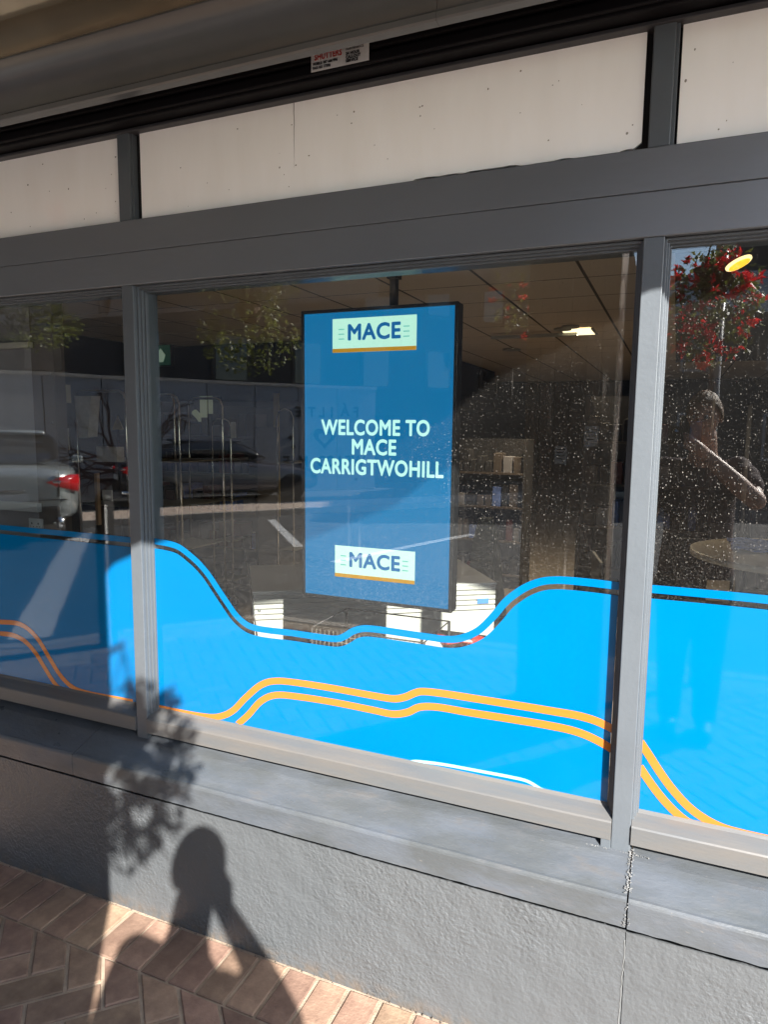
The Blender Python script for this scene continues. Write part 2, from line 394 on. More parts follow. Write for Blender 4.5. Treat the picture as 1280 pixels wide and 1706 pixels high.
def offs(P, d):
    out = []
    for i, p in enumerate(P):
        a = P[max(i-1, 0)]; b = P[min(i+1, len(P)-1)]
        tx, tz = b[0]-a[0], b[1]-a[1]; L = math.hypot(tx, tz) or 1
        out.append((p[0]+tz/L*d, p[1]-tx/L*d))      # below the line when it runs to +x
    return out
def text(name, s, size, m, parent, loc, rot=(pi/2, 0, 0), bold=0.0, align='CENTER', sx=1.0, depth=.0004):
    cu = bpy.data.curves.new('t', 'FONT'); cu.body = s; cu.size = size; cu.align_x = align; cu.align_y = 'CENTER'
    cu.extrude = depth; cu.resolution_u = 4; cu.space_line = .92; cu.space_character = 1+bold/size*2.2
    to = bpy.data.objects.new('t', cu); COL.objects.link(to)
    dg = bpy.context.evaluated_depsgraph_get(); dg.update()
    me = bpy.data.meshes.new_from_object(to.evaluated_get(dg)); bpy.data.objects.remove(to)
    if bold:                                             # heavier strokes: copies nudged round a ring, each a hair deeper
        bm = bmesh.new(); me.materials.clear()
        for k in range(9):
            c = me.copy(); a = 2*pi*k/8; r = bold if k < 8 else 0
            c.transform(Matrix.Translation((cos(a)*r, sin(a)*r, -.00004*k))); bm.from_mesh(c); bpy.data.meshes.remove(c)
        me = bpy.data.meshes.new('t'); bm.to_mesh(me); bm.free()
    me.transform(Matrix.Diagonal((sx, 1, 1, 1)))
    me.materials.clear()
    o = obj(name, me, m, parent); o.location = loc; o.rotation_euler = rot
    return o

# ================================================================== ground
PY = -.13                                               # face of the low wall
pave = empty('pavement', (0, 0, 0)); tag(pave, kind='structure')
edge = [(-14, -1.0), (-7, -1.15), (-5.0, -1.35), (-4.45, -1.7), (-4.1, -2.25), (-3.3, -3.15), (10, -3.4)]
V = [(x, .3, -.006) for x, y in edge]+[(x, y, -.006) for x, y in edge]+[(x, .3, -.25) for x, y in edge]+[(x, y, -.25) for x, y in edge]
n = len(edge); F = []
for i in range(n-1):
    F += [(i, n+i, n+i+1, i+1), (n+i, 3*n+i, 3*n+i+1, n+i+1)]
bedding = obj('sand_bed', pym(V, F), M['sand'], pave)
# kerb stones
for (a, b) in zip(edge, edge[1:]):
    L = math.hypot(b[0]-a[0], b[1]-a[1]); k = max(1, int(L/.9)); ang = math.atan2(b[1]-a[1], b[0]-a[0])
    for i in range(k):
        s = (i+.5)/k
        if L > 8 and not (0 <= i < 14): continue
        bm = bmesh.new(); bm_box(bm, (-L/k/2+.004, -.12, -.12), (L/k/2-.004, 0, .004), .008)
        o = obj('kerb_stone', bm_mesh(bm), M['kerb'], pave); o.location = (a[0]+(b[0]-a[0])*s, a[1]+(b[1]-a[1])*s, 0); o.rotation_euler = (0, 0, ang)

def brick_mesh(poly, h=.05, bev=.003):
    bm = bmesh.new()
    a = [bm.verts.new((x, y, 0)) for x, y in poly]; f = bm.faces.new(a)
    if f.normal.z < 0: f.normal_flip()
    cx = sum(p[0] for p in poly)/len(poly); cy = sum(p[1] for p in poly)/len(poly)
    r = bmesh.ops.extrude_face_region(bm, geom=[f]); top = [v for v in r['geom'] if isinstance(v, bmesh.types.BMVert)]
    bmesh.ops.translate(bm, vec=(0, 0, h), verts=top)
    tf = [q for q in r['geom'] if isinstance(q, bmesh.types.BMFace)]
    te = [e for e in tf[0].edges]
    try: bmesh.ops.bevel(bm, geom=te, offset=bev, segments=1, affect='EDGES')
    except Exception: pass
    return bm
def clip_poly(poly, ymax):
    out = []
    for i, p in enumerate(poly):
        q = poly[(i+1) % len(poly)]
        pin, qin = p[1] <= ymax, q[1] <= ymax
        if pin: out.append(p)
        if pin != qin:
            s = (ymax-p[1])/(q[1]-p[1]); out.append((p[0]+(q[0]-p[0])*s, ymax))
    return out
def area(P): return abs(sum(P[i][0]*P[(i+1) % len(P)][1]-P[(i+1) % len(P)][0]*P[i][1] for i in range(len(P))))/2
PIT = .1065; J = .0055                                  # pitch and half joint
bricks = []
x = -4.55+.002
k = 0
while x < 4.6:                                          # header course along the wall
    j = random.uniform(-.0015, .0015)
    bricks.append(([(x+J+j, PY-.012), (x+PIT-J+j, PY-.012), (x+PIT-J+j, PY-.208), (x+J+j, PY-.208)], 0)); x += PIT
U0, ybord = (-1.761+.004, PY-.213), PY-.213
for i in range(-34, 80):
    for jn in range(-40, 60):
        c = (i-jn) % 4
        if c == 0: cell = (i*PIT+J, jn*PIT+J, (i+2)*PIT-J, (jn+1)*PIT-J)
        elif c == 3: cell = (i*PIT+J, jn*PIT+J, (i+1)*PIT-J, (jn+2)*PIT-J)
        else: continue
        s = .70710678
        P = [(U0[0]+(u+v)*s, U0[1]+(-u+v)*s) for u, v in ((cell[0], cell[1]), (cell[2], cell[1]), (cell[2], cell[3]), (cell[0], cell[3]))]
        P = clip_poly(P, ybord-.003)
        if len(P) < 3 or area(P) < .0006: continue
        cx = sum(p[0] for p in P)/len(P); cy = sum(p[1] for p in P)/len(P)
        ok = (-3.9 < cx < 4.6 and cy > -3.05) and not (cx < -3.2 and cy < -1.9+(-cx-3.2)*-.4-1.0)
        if cx < -3.3 and cy < -2.6+(-3.3-cx)*1.1: ok = False
        if ok: bricks.append((P, 1))
def keyd(b):
    P = b[0]; cx = sum(p[0] for p in P)/len(P); cy = sum(p[1] for p in P)/len(P)
    # what the picture shows largest: the strip at the foot of the wall, left of the middle
    vis = (-2.6 < cx < -.2 and cy > -1.05)
    return (0 if vis else 1, math.hypot(cx+1.3, cy+.4))
bricks.sort(key=keyd)
bmr = bmesh.new()
for i, (P, kind) in enumerate(bricks):
    cx = sum(p[0] for p in P)/len(P); cy = sum(p[1] for p in P)/len(P)
    Q = [(p[0]-cx, p[1]-cy) for p in P]; h = random.uniform(-.0014, .0014)
    bm = brick_mesh(Q)
    tilt = Matrix.Rotation(random.uniform(-.008, .008), 4, 'X')@Matrix.Rotation(random.uniform(-.008, .008), 4, 'Y')
    if i < 290:
        o = obj('brick', bm_mesh(bm), M['brick'], pave); o.matrix_local = Matrix.Translation((cx, cy, -.05+h))@tilt
    else:
        bmesh.ops.transform(bm, matrix=Matrix.Translation((cx, cy, -.05+h))@tilt, verts=bm.verts)
        bmesh.ops.recalc_face_normals(bm, faces=bm.faces)
        me = bpy.data.meshes.new('t'); bm.to_mesh(me); bm.free(); bmr.from_mesh(me); bpy.data.meshes.remove(me)
o = obj('brick_field', bm_mesh(bmr), M['brick'], pave); o['kind'] = 'stuff'
# grit in the angle of wall and paving
bm = bmesh.new()
for i in range(170):
    x = random.uniform(-2.7, .4); r = random.uniform(.0008, .003)
    bmesh.ops.create_icosphere(bm, subdivisions=1, radius=r, matrix=Matrix.Translation((x, PY-.004-abs(random.gauss(0, .007)), .0+r*.3)))
o = obj('grit', bm_mesh(bm), mat('dark grit', (.12, .10, .08), .9), pave); o['kind'] = 'stuff'

road = obj('road', pym([(-60, -60, -.12), (60, -60, -.12), (60, 2, -.12), (-60, 2, -.12)], [(0, 1, 2, 3)]), M['asphalt']); tag(road, kind='structure')
ground = obj('ground', pym([(-300, -300, -.14), (300, -300, -.14), (300, 300, -.14), (-300, 300, -.14)], [(0, 1, 2, 3)]), M['asphalt']); tag(ground, kind='structure')
# broad white line painted at an angle
def quad_line(name, a, b, wd, z=-.116):
    d = Vector((b[0]-a[0], b[1]-a[1])).normalized(); nrm = Vector((-d.y, d.x))*wd/2
    P = [(a[0]+nrm.x, a[1]+nrm.y), (b[0]+nrm.x, b[1]+nrm.y), (b[0]-nrm.x, b[1]-nrm.y), (a[0]-nrm.x, a[1]-nrm.y)]
    return obj(name, pym([(x, y, z) for x, y in P], [(3, 2, 1, 0)]), M['marking'], road)
quad_line('road_line', (-5.0, -2.1), (-9.2, -6.6), .34)
quad_line('road_line', (-5.2, -7.0), (-7.2, -9.4), .15)
quad_line('road_line', (-4.2, -6.2), (-3.2, -9.6), .15)

# ================================================================== shopfront
shop = empty('shopfront', (0, 0, 0), 'grey framed shopfront with blue wave vinyl on three tall panes', 'shopfront')
ML, MR = (-1.757, -1.708), (-.100, -.051)                # the two mullions
ZB, ZT = .592, 2.168                                    # underside of rails, underside of beam
XL, XR = -4.2, 1.7
# low wall: uneven sheet with depth, fine crack by the sill joint
low = empty('low_wall', (0, 0, 0)); low.parent = shop
bm = bmesh.new(); bm_box(bm, (XL, PY+.003, -.2), (-.046, .12, .39)); bm_box(bm, (XL+.001, PY, -.19), (-.0462, PY+.0034, .4345)); obj('rendered_face', bm_mesh(bm), M['plaster'], low)
bm = bmesh.new(); bm_box(bm, (-.0445, PY+.0035, -.2), (XR, .12, .385)); bm_box(bm, (-.0443, PY+.0005, -.19), (XR-.001, PY+.0039, .431)); obj('rendered_face', bm_mesh(bm), M['plaster'], low)
pts = [(-.0455+random.uniform(-.0014, .0014)-(.42-z)*.02, PY-.0004, z) for z in [i*.0105 for i in range(1, 40)]]
tube('crack_filler', pts, [.0009+random.uniform(0, .0006) for _ in pts], mat('pale filler', (.15, .155, .155), .8), low, 5)
# sloping sill, in lengths, with a jagged lower edge that shows a thin dark gap
def sill(x0, x1, dz=0.0, dy=0.0, seed=0):
    rnd = random.Random(seed); n = max(8, int((x1-x0)/.012)); V = []; F = []
    for i in range(n+1):
        x = x0+(x1-x0)*i/n
        e = noise.noise(Vector((x*9, seed, 0)))*.0012; lowz = .4455+dz+noise.noise(Vector((x*26, seed, 3)))*.0022+(rnd.random()-.5)*.0008
        wob = noise.noise(Vector((x*5, seed, 8)))*.0018
        prof = [(.10, .5975), (.012, .572), (-.02, .5645), (-.122+e, .5275+wob), (-.1295+e, .5265+wob), (-.1345+e, .522), (-.1362+e, .516), (-.1355+e*.5, .49), (-.1345, lowz), (-.09, lowz+.001), (.10, lowz+.001)]
        V += [(x, y+dy, z+dz if k < 8 else z) for k, (y, z) in enumerate(prof)]
    m_ = len(prof)
    for i in range(n):
        for k in range(m_): F.append((i*m_+k, i*m_+(k+1) % m_, (i+1)*m_+(k+1) % m_, (i+1)*m_+k))
    F += [tuple(range(m_))[::-1], tuple(n*m_+k for k in range(m_))]
    me = pym(V, F); bm = bmesh.new(); bm.from_mesh(me); me2 = bm_mesh(bm)
    return obj('sill', me2, M['sill'], shop)
sill(XL, -1.936, seed=1); sill(-1.934, -.0475, seed=2); sill(-.0435, XR, -.003, .0012, seed=3)
bm = bmesh.new(); bm_box(bm, (XL, -.06, .3915), (XR, .10, .4492)); obj('sill_gap', bm_mesh(bm), M['black'], shop)
# cracked mortar in the joint
bm = bmesh.new()
for i in range(170):
    t = random.random(); y = .01-.155*t if t < .85 else -.1435; z = .5725+(y)*.33 if t < .85 else random.uniform(.45, .52); y = y if t < .85 else -.1365
    side = random.choice((-1, -1, 1))*abs(random.gauss(.0045, .0025))
    r = random.uniform(.0006, .0022)
    m4 = Matrix.Translation((-.0455+side, y-.0012, z+.0005))@Matrix.Rotation(random.uniform(0, 3), 4, 'Z')@Matrix.Diagonal((1, 1.6, .6, 1))
    bmesh.ops.create_icosphere(bm, subdivisions=1, radius=r, matrix=m4)
for i in range(60):                                     # crumbs of filler where rails meet the sill
    r = random.uniform(.0006, .0018); x = random.choice((random.uniform(-.17, -.05), random.uniform(-.05, .0)))
    bmesh.ops.create_icosphere(bm, subdivisions=1, radius=r, matrix=Matrix.Translation((x, -.003+random.uniform(-.004, .002), .568)))
o = obj('mortar_crumbs', bm_mesh(bm), mat('pale mortar', (.15, .152, .15), .9, bump=.002, bscale=200, var=.4, vscale=60), shop); o['kind'] = 'stuff'

# mullions run from sill to beam
mulls = []
for (a, b), zb in ((ML, .566), (MR, .566)):
    bm = bmesh.new(); bm_box(bm, (a, 0, zb), (b, .11, ZT), .0022)
    mulls.append(obj('mullion', bm_mesh(bm), M['frame'], shop))
box('mullion', (-3.55, 0, .566), (-3.50, .11, ZT), M['frame'], shop, .002)
# stepped beads round each pane
def beads(x0, x1, parent):
    """x0,x1 = faces of mullions; three steps in towards the glass"""
    steps = [(.006, .016), (.011, .028), (.016, .040)]
    for i, (wd, y) in enumerate(steps):
        box('bead', (x0, y, ZB+.055), (x0+wd, .10+i*.0003, ZT-.002), M['frame'], parent, .001)
        box('bead', (x1-wd, y, ZB+.055), (x1, .10+i*.0003, ZT-.002), M['frame'], parent, .001)
        box('bead', (x0+wd*.5, y+.001, ZT-wd*1.15), (x1-wd*.5, .101+i*.0003, ZT-.001), M['frame'], parent, .001)
panes = [(-3.50, ML[0]), (ML[1], MR[0]), (MR[1], XR)]
for x0, x1 in panes: beads(x0, x1, shop)
# bottom rail of each pane: sloped top then a face, standing just clear of the sill
def rail(x0, x1, zb=.5945):
    prof = [(-.006, zb), (-.006, .6435), (-.003, .6475), (.018, .6570), (.040, .6655), (.048, .6735), (.052, .6735), (.10, .6735), (.10, zb)]
    V = []; F = []; n = 40
    for i in range(n+1):
        x = x0+(x1-x0)*i/n; e = noise.noise(Vector((x*6, 5, 1)))*.0006
        V += [(x, y, z+e) for y, z in prof]
    m_ = len(prof)
    for i in range(n):
        for k in range(m_): F.append((i*m_+k, i*m_+(k+1) % m_, (i+1)*m_+(k+1) % m_, (i+1)*m_+k))
    F += [tuple(range(m_))[::-1], tuple(n*m_+k for k in range(m_))]
    bm = bmesh.new(); bm.from_mesh(pym(V, F)); return obj('bottom_rail', bm_mesh(bm), M['rail'], shop)
rail(-3.50, ML[0]-.001); rail(ML[1]+.001, MR[0]-.001); rail(MR[1]+.001, XR)
box('rail_gap', (-3.5, .055, .560), (-.128, .09, .5935), M['black'], shop)
box('packing_block', (-.127, -.002, .560), (-.1005, .09, .5935), M['frame'], shop, .0015)
box('rail_gap', (-.0505, .055, .560), (XR, .09, .5935), M['black'], shop)

# glass panes (real thickness); outer face carries the dirt
def pane(x0, x1):
    z0, z1 = .6705, ZT-.014
    V = [(x0, GY, z0), (x1, GY, z0), (x1, GY, z1), (x0, GY, z1), (x0, GY+.006, z0), (x1, GY+.006, z0), (x1, GY+.006, z1), (x0, GY+.006, z1)]
    F = [(0, 1, 2, 3), (5, 4, 7, 6), (0, 4, 5, 1), (3, 2, 6, 7), (1, 5, 6, 2), (0, 3, 7, 4)]
    me = pym(V, F); me.materials.append(M['glass']); me.materials.append(M['glass_in'])
    for i, p in enumerate(me.polygons): p.material_index = 0 if i == 0 else 1
    return obj('glass_pane', me, None, shop)
gp = [pane(x0+.014, x1-.014) for x0, x1 in panes]

# ---- vinyl graphics on the glass
VY0, VY1 = GY-.0022, GY-.0010
def xz(P): return [(at(x, y, GY)[0], at(x, y, GY)[2]) for x, y in P]
top_px = [(281,900.6),(299.7,907),(318,920.5),(334,935),(350,953.7),(366,977.6),(382,1001.5),(395,1020),(408.6,1033),(422,1040),(446,1044.6),(485.6,1049),(526.6,1055),(558.4,1058.6),(571.7,1055),(587.6,1045.5),(606,1041.4),(627.5,1042.7),(659,1047),(712.5,1055),(739,1058.6),(760,1058.6),(779,1053),(797.5,1042.7),(818.7,1021.5),(838,998.5),(856.9,983),(878,970.5),(902,962.3),(926,960),(952.5,961),(992,964.9),(1033.5,969)]
x0m, x1m = ML[1]+.0165, MR[0]-.0165
T = xz(top_px); T = [(x0m, xz([(262, 897)])[0][1])]+[p for p in T if x0m+.02 < p[0] < x1m-.03]+[(x1m, T[-1][1]-.0015)]
T = smoothpts(T, 5)
BW, GAPW = .0215, .0365
def vinyl_set(T, panex0, panex1, tint='vinyl'):
    hold = empty('wave_vinyl', (0, 0, 0)); hold.parent = shop
    clampx = lambda P: [(min(max(x, panex0), panex1), z) for x, z in P]
    strip_xz('thin_band', clampx(T), clampx(offs(T, BW)), VY0, VY1, M['vinyl'], hold)
    B = clampx(offs(T, GAPW)); B = [B[0]]+[p for a, p in zip(B, B[1:]) if p[0] > a[0]-1e-4]
    strip_xz('blue_field', B, [(x, .6735) for x, z in B], VY0, VY1, M['vinyl'], hold)
    return hold
h1 = vinyl_set(T, x0m, x1m)
l0, l1 = xz([(0, 874), (205, 893.5)]); xr = ML[0]-.0165
sl = (l1[1]-l0[1])/(l1[0]-l0[0])
TL = smoothpts([(-3.48, l0[1]-.02), (-3.0, l0[1]-.005), (l0[0]-.1, l0[1]-sl*.1), l0, l1, (xr, l1[1]+sl*(xr-l1[0]))], 8)
h0 = vinyl_set(TL, -3.48, xr)
r0, r1 = xz([(1088, 974.3), (1280, 991.7)]); xl = MR[1]+.0165; sr = (r1[1]-r0[1])/(r1[0]-r0[0])
TR = smoothpts([(xl, r0[1]-sr*(r0[0]-xl)), r0, r1, (.6, r1[1]-.01), (XR-.02, r1[1]-.04)], 8)
h2 = vinyl_set(TR, xl, XR-.02)
def oline(px, hold, wd=.0225, lo=None, hi=None, name='orange_line', mm='vinyl_orange', ext=None):
    P = smoothpts(xz(px)+(ext or []), 5)
    def cut(P, v, keep):                                 # end the line exactly on the bead
        out = []
        for a, b in zip(P, P[1:]):
            if keep(a[0]): out.append(a)
            if keep(a[0]) != keep(b[0]): t = (v-a[0])/(b[0]-a[0]); out.append((v, a[1]+(b[1]-a[1])*t))
        return out+([P[-1]] if keep(P[-1][0]) else [])
    if lo is not None: P = cut(P, lo-.008, lambda x: x > lo-.008)
    if hi is not None: P = cut(P, hi+.008, lambda x: x < hi+.008)
    A = [(x, max(z, .6742)) for x, z in offs(P, -wd/2)]; B = [(x, max(z, .6740)) for x, z in offs(P, wd/2)]
    strip_xz(name, A, B, VY0-.0010, VY0-.0002, M[mm], hold)
oline([(262,1178),(300,1186),(340,1193),(365,1193.5),(388,1184),(410,1162),(435,1141),(460,1134),(500,1137.5),(560,1147),(620,1158),(655,1163.5),(675,1161),(692,1154),(706,1151.5),(740,1155),(800,1164.5),(860,1174),(920,1184),(965,1192),(1000,1203),(1036,1222)], h1, lo=x0m, hi=x1m)
oline([(396,1207),(415,1190),(435,1168),(460,1157.5),(500,1160.5),(560,1170),(620,1182),(655,1189),(680,1186),(700,1177.5),(730,1177.5),(780,1186),(850,1197),(910,1207),(960,1218),(1000,1235),(1036,1258)], h1, lo=x0m, hi=x1m)
oline([(1066,1233),(1082,1257),(1100,1285),(1122,1315),(1148,1343),(1175,1363),(1205,1378),(1240,1388),(1280,1397)], h2, lo=xl)
oline([(1066,1276),(1085,1304),(1105,1330),(1128,1354),(1150,1371),(1168,1384)], h2, lo=xl)
oline([(0,1036),(28,1038),(48,1048),(66,1068),(84,1098),(102,1126),(122,1145),(145,1154),(180,1161),(222,1169)], h0, hi=xr, wd=.020)
oline([(0,1055),(22,1058),(42,1068),(60,1088),(76,1114),(90,1136),(104,1152)], h0, hi=xr, wd=.020)
oline([(686,1268),(700,1268),(740,1273),(800,1284),(850,1293.5),(880,1301),(905,1316)], h1, wd=.0085, name='pale_line', mm='vinyl_white')

# transom beam in two boards with a fine joint, fascia panels above
bm = bmesh.new(); bm_box(bm, (XL, -.0015, ZT+.0005), (XR, .11, 2.2745), .0025); obj('beam_board', bm_mesh(bm), M['frame_top'], shop)
bm = bmesh.new(); bm_box(bm, (XL, 0, 2.2757), (XR, .11, 2.377), .0025); obj('beam_board', bm_mesh(bm), M['frame_top'], shop)
for a, b in (ML, MR):
    o = box('transom_post', (a-.002, .004, 2.3775), (b-.001, .10, 2.66), M['frame'], shop, .003)
    box('post_lip', (b-.001, .012, 2.3775), (b+.007, .10, 2.66), M['frame'], shop, .001)
def upanel(x0, x1, seed, raggedr=False):
    rnd = random.Random(seed); n = 90; V = []; F = []; bot = []; topp = []
    for i in range(n+1):
        x = x0+(x1-x0)*i/n; z = 2.3805
        s = (x-x0)/(x1-x0)
        if raggedr and s > .62: z += .004+.0035*noise.noise(Vector((x*26, 1, 0)))+.0035*(1 if noise.noise(Vector((x*7, 4, 0))) > 0 else 0)
        if raggedr and s > .985: z += .012*(s-.985)/.015
        bot.append((x, z)); topp.append((x, 2.662))
    return strip_xz('fascia_panel', topp, bot, .022, .03, M['white_panel'], shop)
upanel(-3.6, -1.772, 1); upanel(-1.678, -.118, 2, True); upanel(-.038, XR, 3)
box('panel_backing', (XL, .034, 2.36), (XR, .11, 2.75), M['black'], shop)
tube('panel_crack', [(-1.094+random.uniform(-.001, .001), .0215, z) for z in [2.655-.011*i for i in range(18)]], [.0014*(1-i/19) for i in range(18)], mat('crack grey', (.25, .22, .2), .9), shop, 5)
bm = bmesh.new()
rnd = random.Random(4)
for i in range(55):
    x = rnd.uniform(-2.3, .15); z = rnd.uniform(2.40, 2.62)
    if -1.78 < x < -1.66 or -.12 < x < -.03: continue
    bmesh.ops.create_icosphere(bm, subdivisions=1, radius=rnd.uniform(.0008, .0022), matrix=Matrix.Translation((x, .022, z))@Matrix.Diagonal((1+rnd.random(), .3, 1+rnd.random(), 1)))
o = obj('flaking_specks', bm_mesh(bm), mat('speck grey', (.28, .25, .22), .9), shop); o['kind'] = 'stuff'
# black roller shutter tucked behind the fascia
box('shutter_ledge', (XL, -.005, 2.650), (XR, .10, 2.660), mat('dark ledge', (.03, .03, .033), .5), shop, .002)
box('shutter_bar', (XL, -.045, 2.664), (XR, .03, 2.79), M['shutter'], shop, .004)
for i in range(3): box('shutter_slat', (XL, -.058, 2.672+i*.036), (XR, -.046, 2.700+i*.036), M['shutter'], shop, .004)
box('shutter_housing', (XL, -.20, 2.745), (XR, -.06, 2.80), M['shutter'], shop)
# fascia: rolled metal cove with a lower lip
prof = [(-.205, 2.636), (-.190, 2.634), (-.186, 2.640), (-.192, 2.668), (-.196, 2.676), (-.201, 2.70), (-.209, 2.74), (-.222, 2.775), (-.240, 2.800), (-.26, 2.812), (-.26, 2.83), (-.17, 2.83), (-.17, 2.66), (-.178, 2.645)]
prof = [(-.180, 2.652), (-.206, 2.652), (-.210, 2.656), (-.210, 2.670), (-.206, 2.674), (-.203, 2.680), (-.203, 2.72), (-.207, 2.75), (-.216, 2.775), (-.232, 2.795), (-.25, 2.803), (-.25, 2.83), (-.18, 2.83)]
def extr(name, prof, x0, x1, m, parent, n=60, wob=.0012):
    V = []; F = []; m_ = len(prof)
    for i in range(n+1):
        x = x0+(x1-x0)*i/n; e = noise.noise(Vector((x*3, 2, 2)))*wob
        V += [(x, y+e, z+e*.6) for y, z in prof]
    for i in range(n):
        for k in range(m_): F.append((i*m_+k, i*m_+(k+1) % m_, (i+1)*m_+(k+1) % m_, (i+1)*m_+k))
    F += [tuple(range(m_))[::-1], tuple(n*m_+k for k in range(m_))]
    bm = bmesh.new(); bm.from_mesh(pym(V, F)); me = bm_mesh(bm, True); me.set_sharp_from_angle(angle=R(38))
    return obj(name, me, m, parent)
extr('fascia_cove', prof, XL, -.5755, M['fascia'], shop)
extr('fascia_cove', prof, -.5745, XR, M['fascia'], shop)
# wall of the upper floor behind and above
box('upper_wall', (-9, .112, 2.67), (5, .5, 6.5), M['hoarding'], shop)
box('side_wall', (-9, 0, -.2), (-4.2, .3, 2.9), M['plaster'], shop)
box('side_wall', (XR, 0, -.2), (5, .3, 2.9), M['plaster'], shop)

# sticker on the shutter bar
a_ = at(519, 121, -.06); b_ = at(615, 100, -.06); zb = (a_.z+b_.z)/2
stk = box('shutter_sticker', (a_.x, -.0615, zb), (b_.x, -.0600, zb+.085), M['paper'], shop)
w_ = b_.x-a_.x
text('lettering', 'SHUTTERS', .0215, M['redink'], stk, (a_.x+w_*.30, -.0622, zb+.0345), bold=.0007, sx=.80)
text('lettering', 'MOBILE: 087 6661996', .0095, M['ink'], stk, (a_.x+w_*.03, -.0622, zb+.0185), align='LEFT', bold=.0004, sx=.80)
text('lettering', 'FAX: 021 77900', .0095, M['ink'], stk, (a_.x+w_*.03, -.0622, zb+.008), align='LEFT', bold=.0004, sx=.80)
text('lettering', '24 HOUR\nCALLOUT\nSERVICE', .0100, M['ink'], stk, (a_.x+w_*.61, -.0622, zb+.018), align='LEFT', bold=.0006, sx=.9)
text('lettering', 'SECURITY\nINDUSTRIAL\nMAINTENANCE', .0085, M['ink'], stk, (a_.x+w_*.61, -.0622, zb+.046), align='LEFT', sx=.9)

# canopy: soffit panel with an unseen free edge shaped to its shadow, carried by a timber-clad pillar
cpoly = [(5, -.251), (1.35, -.251), (.67, -.95), (.60, -1.03), (.47, -1.16), (.44, -1.30), (-.22, -1.88), (-.30, -1.96), (-.33, -3.6), (-7, -3.6), (-7, -.251)]  # left part deepened out of view to shade the paving and wall
bm = bmesh.new(); a = [bm.verts.new((x, y, 2.806)) for x, y in cpoly]; b = [bm.verts.new((x, y, 2.98)) for x, y in cpoly]
f = bm.faces.new(a[::-1]); g = bm.faces.new(b)
for i in range(len(a)): bm.faces.new((a[i], a[(i+1) % len(a)], b[(i+1) % len(a)], b[i]))
bmesh.ops.triangulate(bm, faces=[f, g])
obj('canopy', bm_mesh(bm), M['soffit'], shop)
box('canopy_root', (-6.95, -.249, 2.835), (5, .11, 2.98), M['frame_top'], shop)

pil = empty('pillar', (-.573, -2.2, 0), 'square brown timber-clad pillar reflected in the right half of the main pane', 'pillar')
PX0, PX1, PY0, PY1 = -.80, -.316, -2.42, -1.98
box('core', (PX0+.02, PY0+.02, 0), (PX1-.02, PY1-.02, 2.80), M['dark'], pil, off=(-.573, -2.2, 0))
nb = 6
for i in range(nb):
    a = PX0+(PX1-PX0)*i/nb; b = PX0+(PX1-PX0)*(i+1)/nb
    for (y0, y1) in ((PY1-.02, PY1), (PY0, PY0+.02)):
        box('plank', (a+.003, y0, .0), (b-.003, y1, 2.80), M['wood'], pil, .003, off=(-.573, -2.2, 0))
for i in range(5):
    a = PY0+.022+(PY1-PY0-.044)*i/5; b = PY0+.022+(PY1-PY0-.044)*(i+1)/5
    for (x0, x1) in ((PX0, PX0+.02), (PX1-.02, PX1)):
        box('plank', (x0, a+.003, 0), (x1, b-.003, 2.80), M['wood'], pil, .003, off=(-.573, -2.2, 0))
for (x, z, w_, h_, lb) in ((-.59, 1.565, .065, .10, 'white printed notice, left of the two on the timber pillar'), (-.43, 1.67, .075, .11, 'white printed notice, higher and right of the two on the pillar')):
    nt_ = empty('notice', (x, PY1+.002, z), lb, 'notice')
    box('sheet', (-w_/2, 0, -h_/2), (w_/2, .0015, h_/2), M['paper'], nt_)
    for k in range(4): box('print_line', (-w_/2+.008, .0016, h_/2-.02-k*.018), (w_/2-.01-.01*(k % 2), .0022, h_/2-.014-k*.018), M['ink'], nt_)

# ================================================================== shop interior
CZ = 2.62
fl = box('shop_floor', (-12, .12, -.05), (5, 12.2, .02), M['ifloor']); tag(fl, kind='structure')
ce = empty('ceiling', (0, 0, CZ)); tag(ce, kind='structure')
box('ceiling_void', (-12, .12, .02), (5, 12.2, .06), M['grid'], ce)
tm = None
bm = bmesh.new(); bm_box(bm, (-.292, -.292, -.008), (.292, .292, .006), .004); tm = bm_mesh(bm)
LIGHTS = {}
ix = 0
for i in range(-9, 4):
    for j in range(0, 19):
        x = -.25+i*.6; y = .44+j*.6
        o = bpy.data.objects.new('tile', tm); 
        if not tm.materials: tm.materials.append(M['ceil'])
        COL.objects.link(o); o.parent = ce; o.location = (x, y, 0)
for i in range(-9, 5): box('grid_rail', (-.25+(i-.5)*.6-.011, .13, -.007), (-.25+(i-.5)*.6+.011, 12, .001), M['grid'], ce)
for j in range(0, 20): box('grid_rail', (-6, .44+(j-.5)*.6-.010, -.0065), (2.2, .44+(j-.5)*.6+.010, .0015), M['grid'], ce)
def swall(name, lo, hi, m): return tag(box(name, lo, hi, m), kind='structure')
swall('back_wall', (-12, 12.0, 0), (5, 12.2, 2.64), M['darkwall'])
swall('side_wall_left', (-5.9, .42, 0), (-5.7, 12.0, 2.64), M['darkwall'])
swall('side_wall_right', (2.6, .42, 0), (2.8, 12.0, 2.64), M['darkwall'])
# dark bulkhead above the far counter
bh = box('bulkhead', (-5.69, 4.6, 1.98), (-2.7, 9, 2.60), M['darkwall']); tag(bh, 'black bulkhead hanging below the ceiling along the back', 'bulkhead')

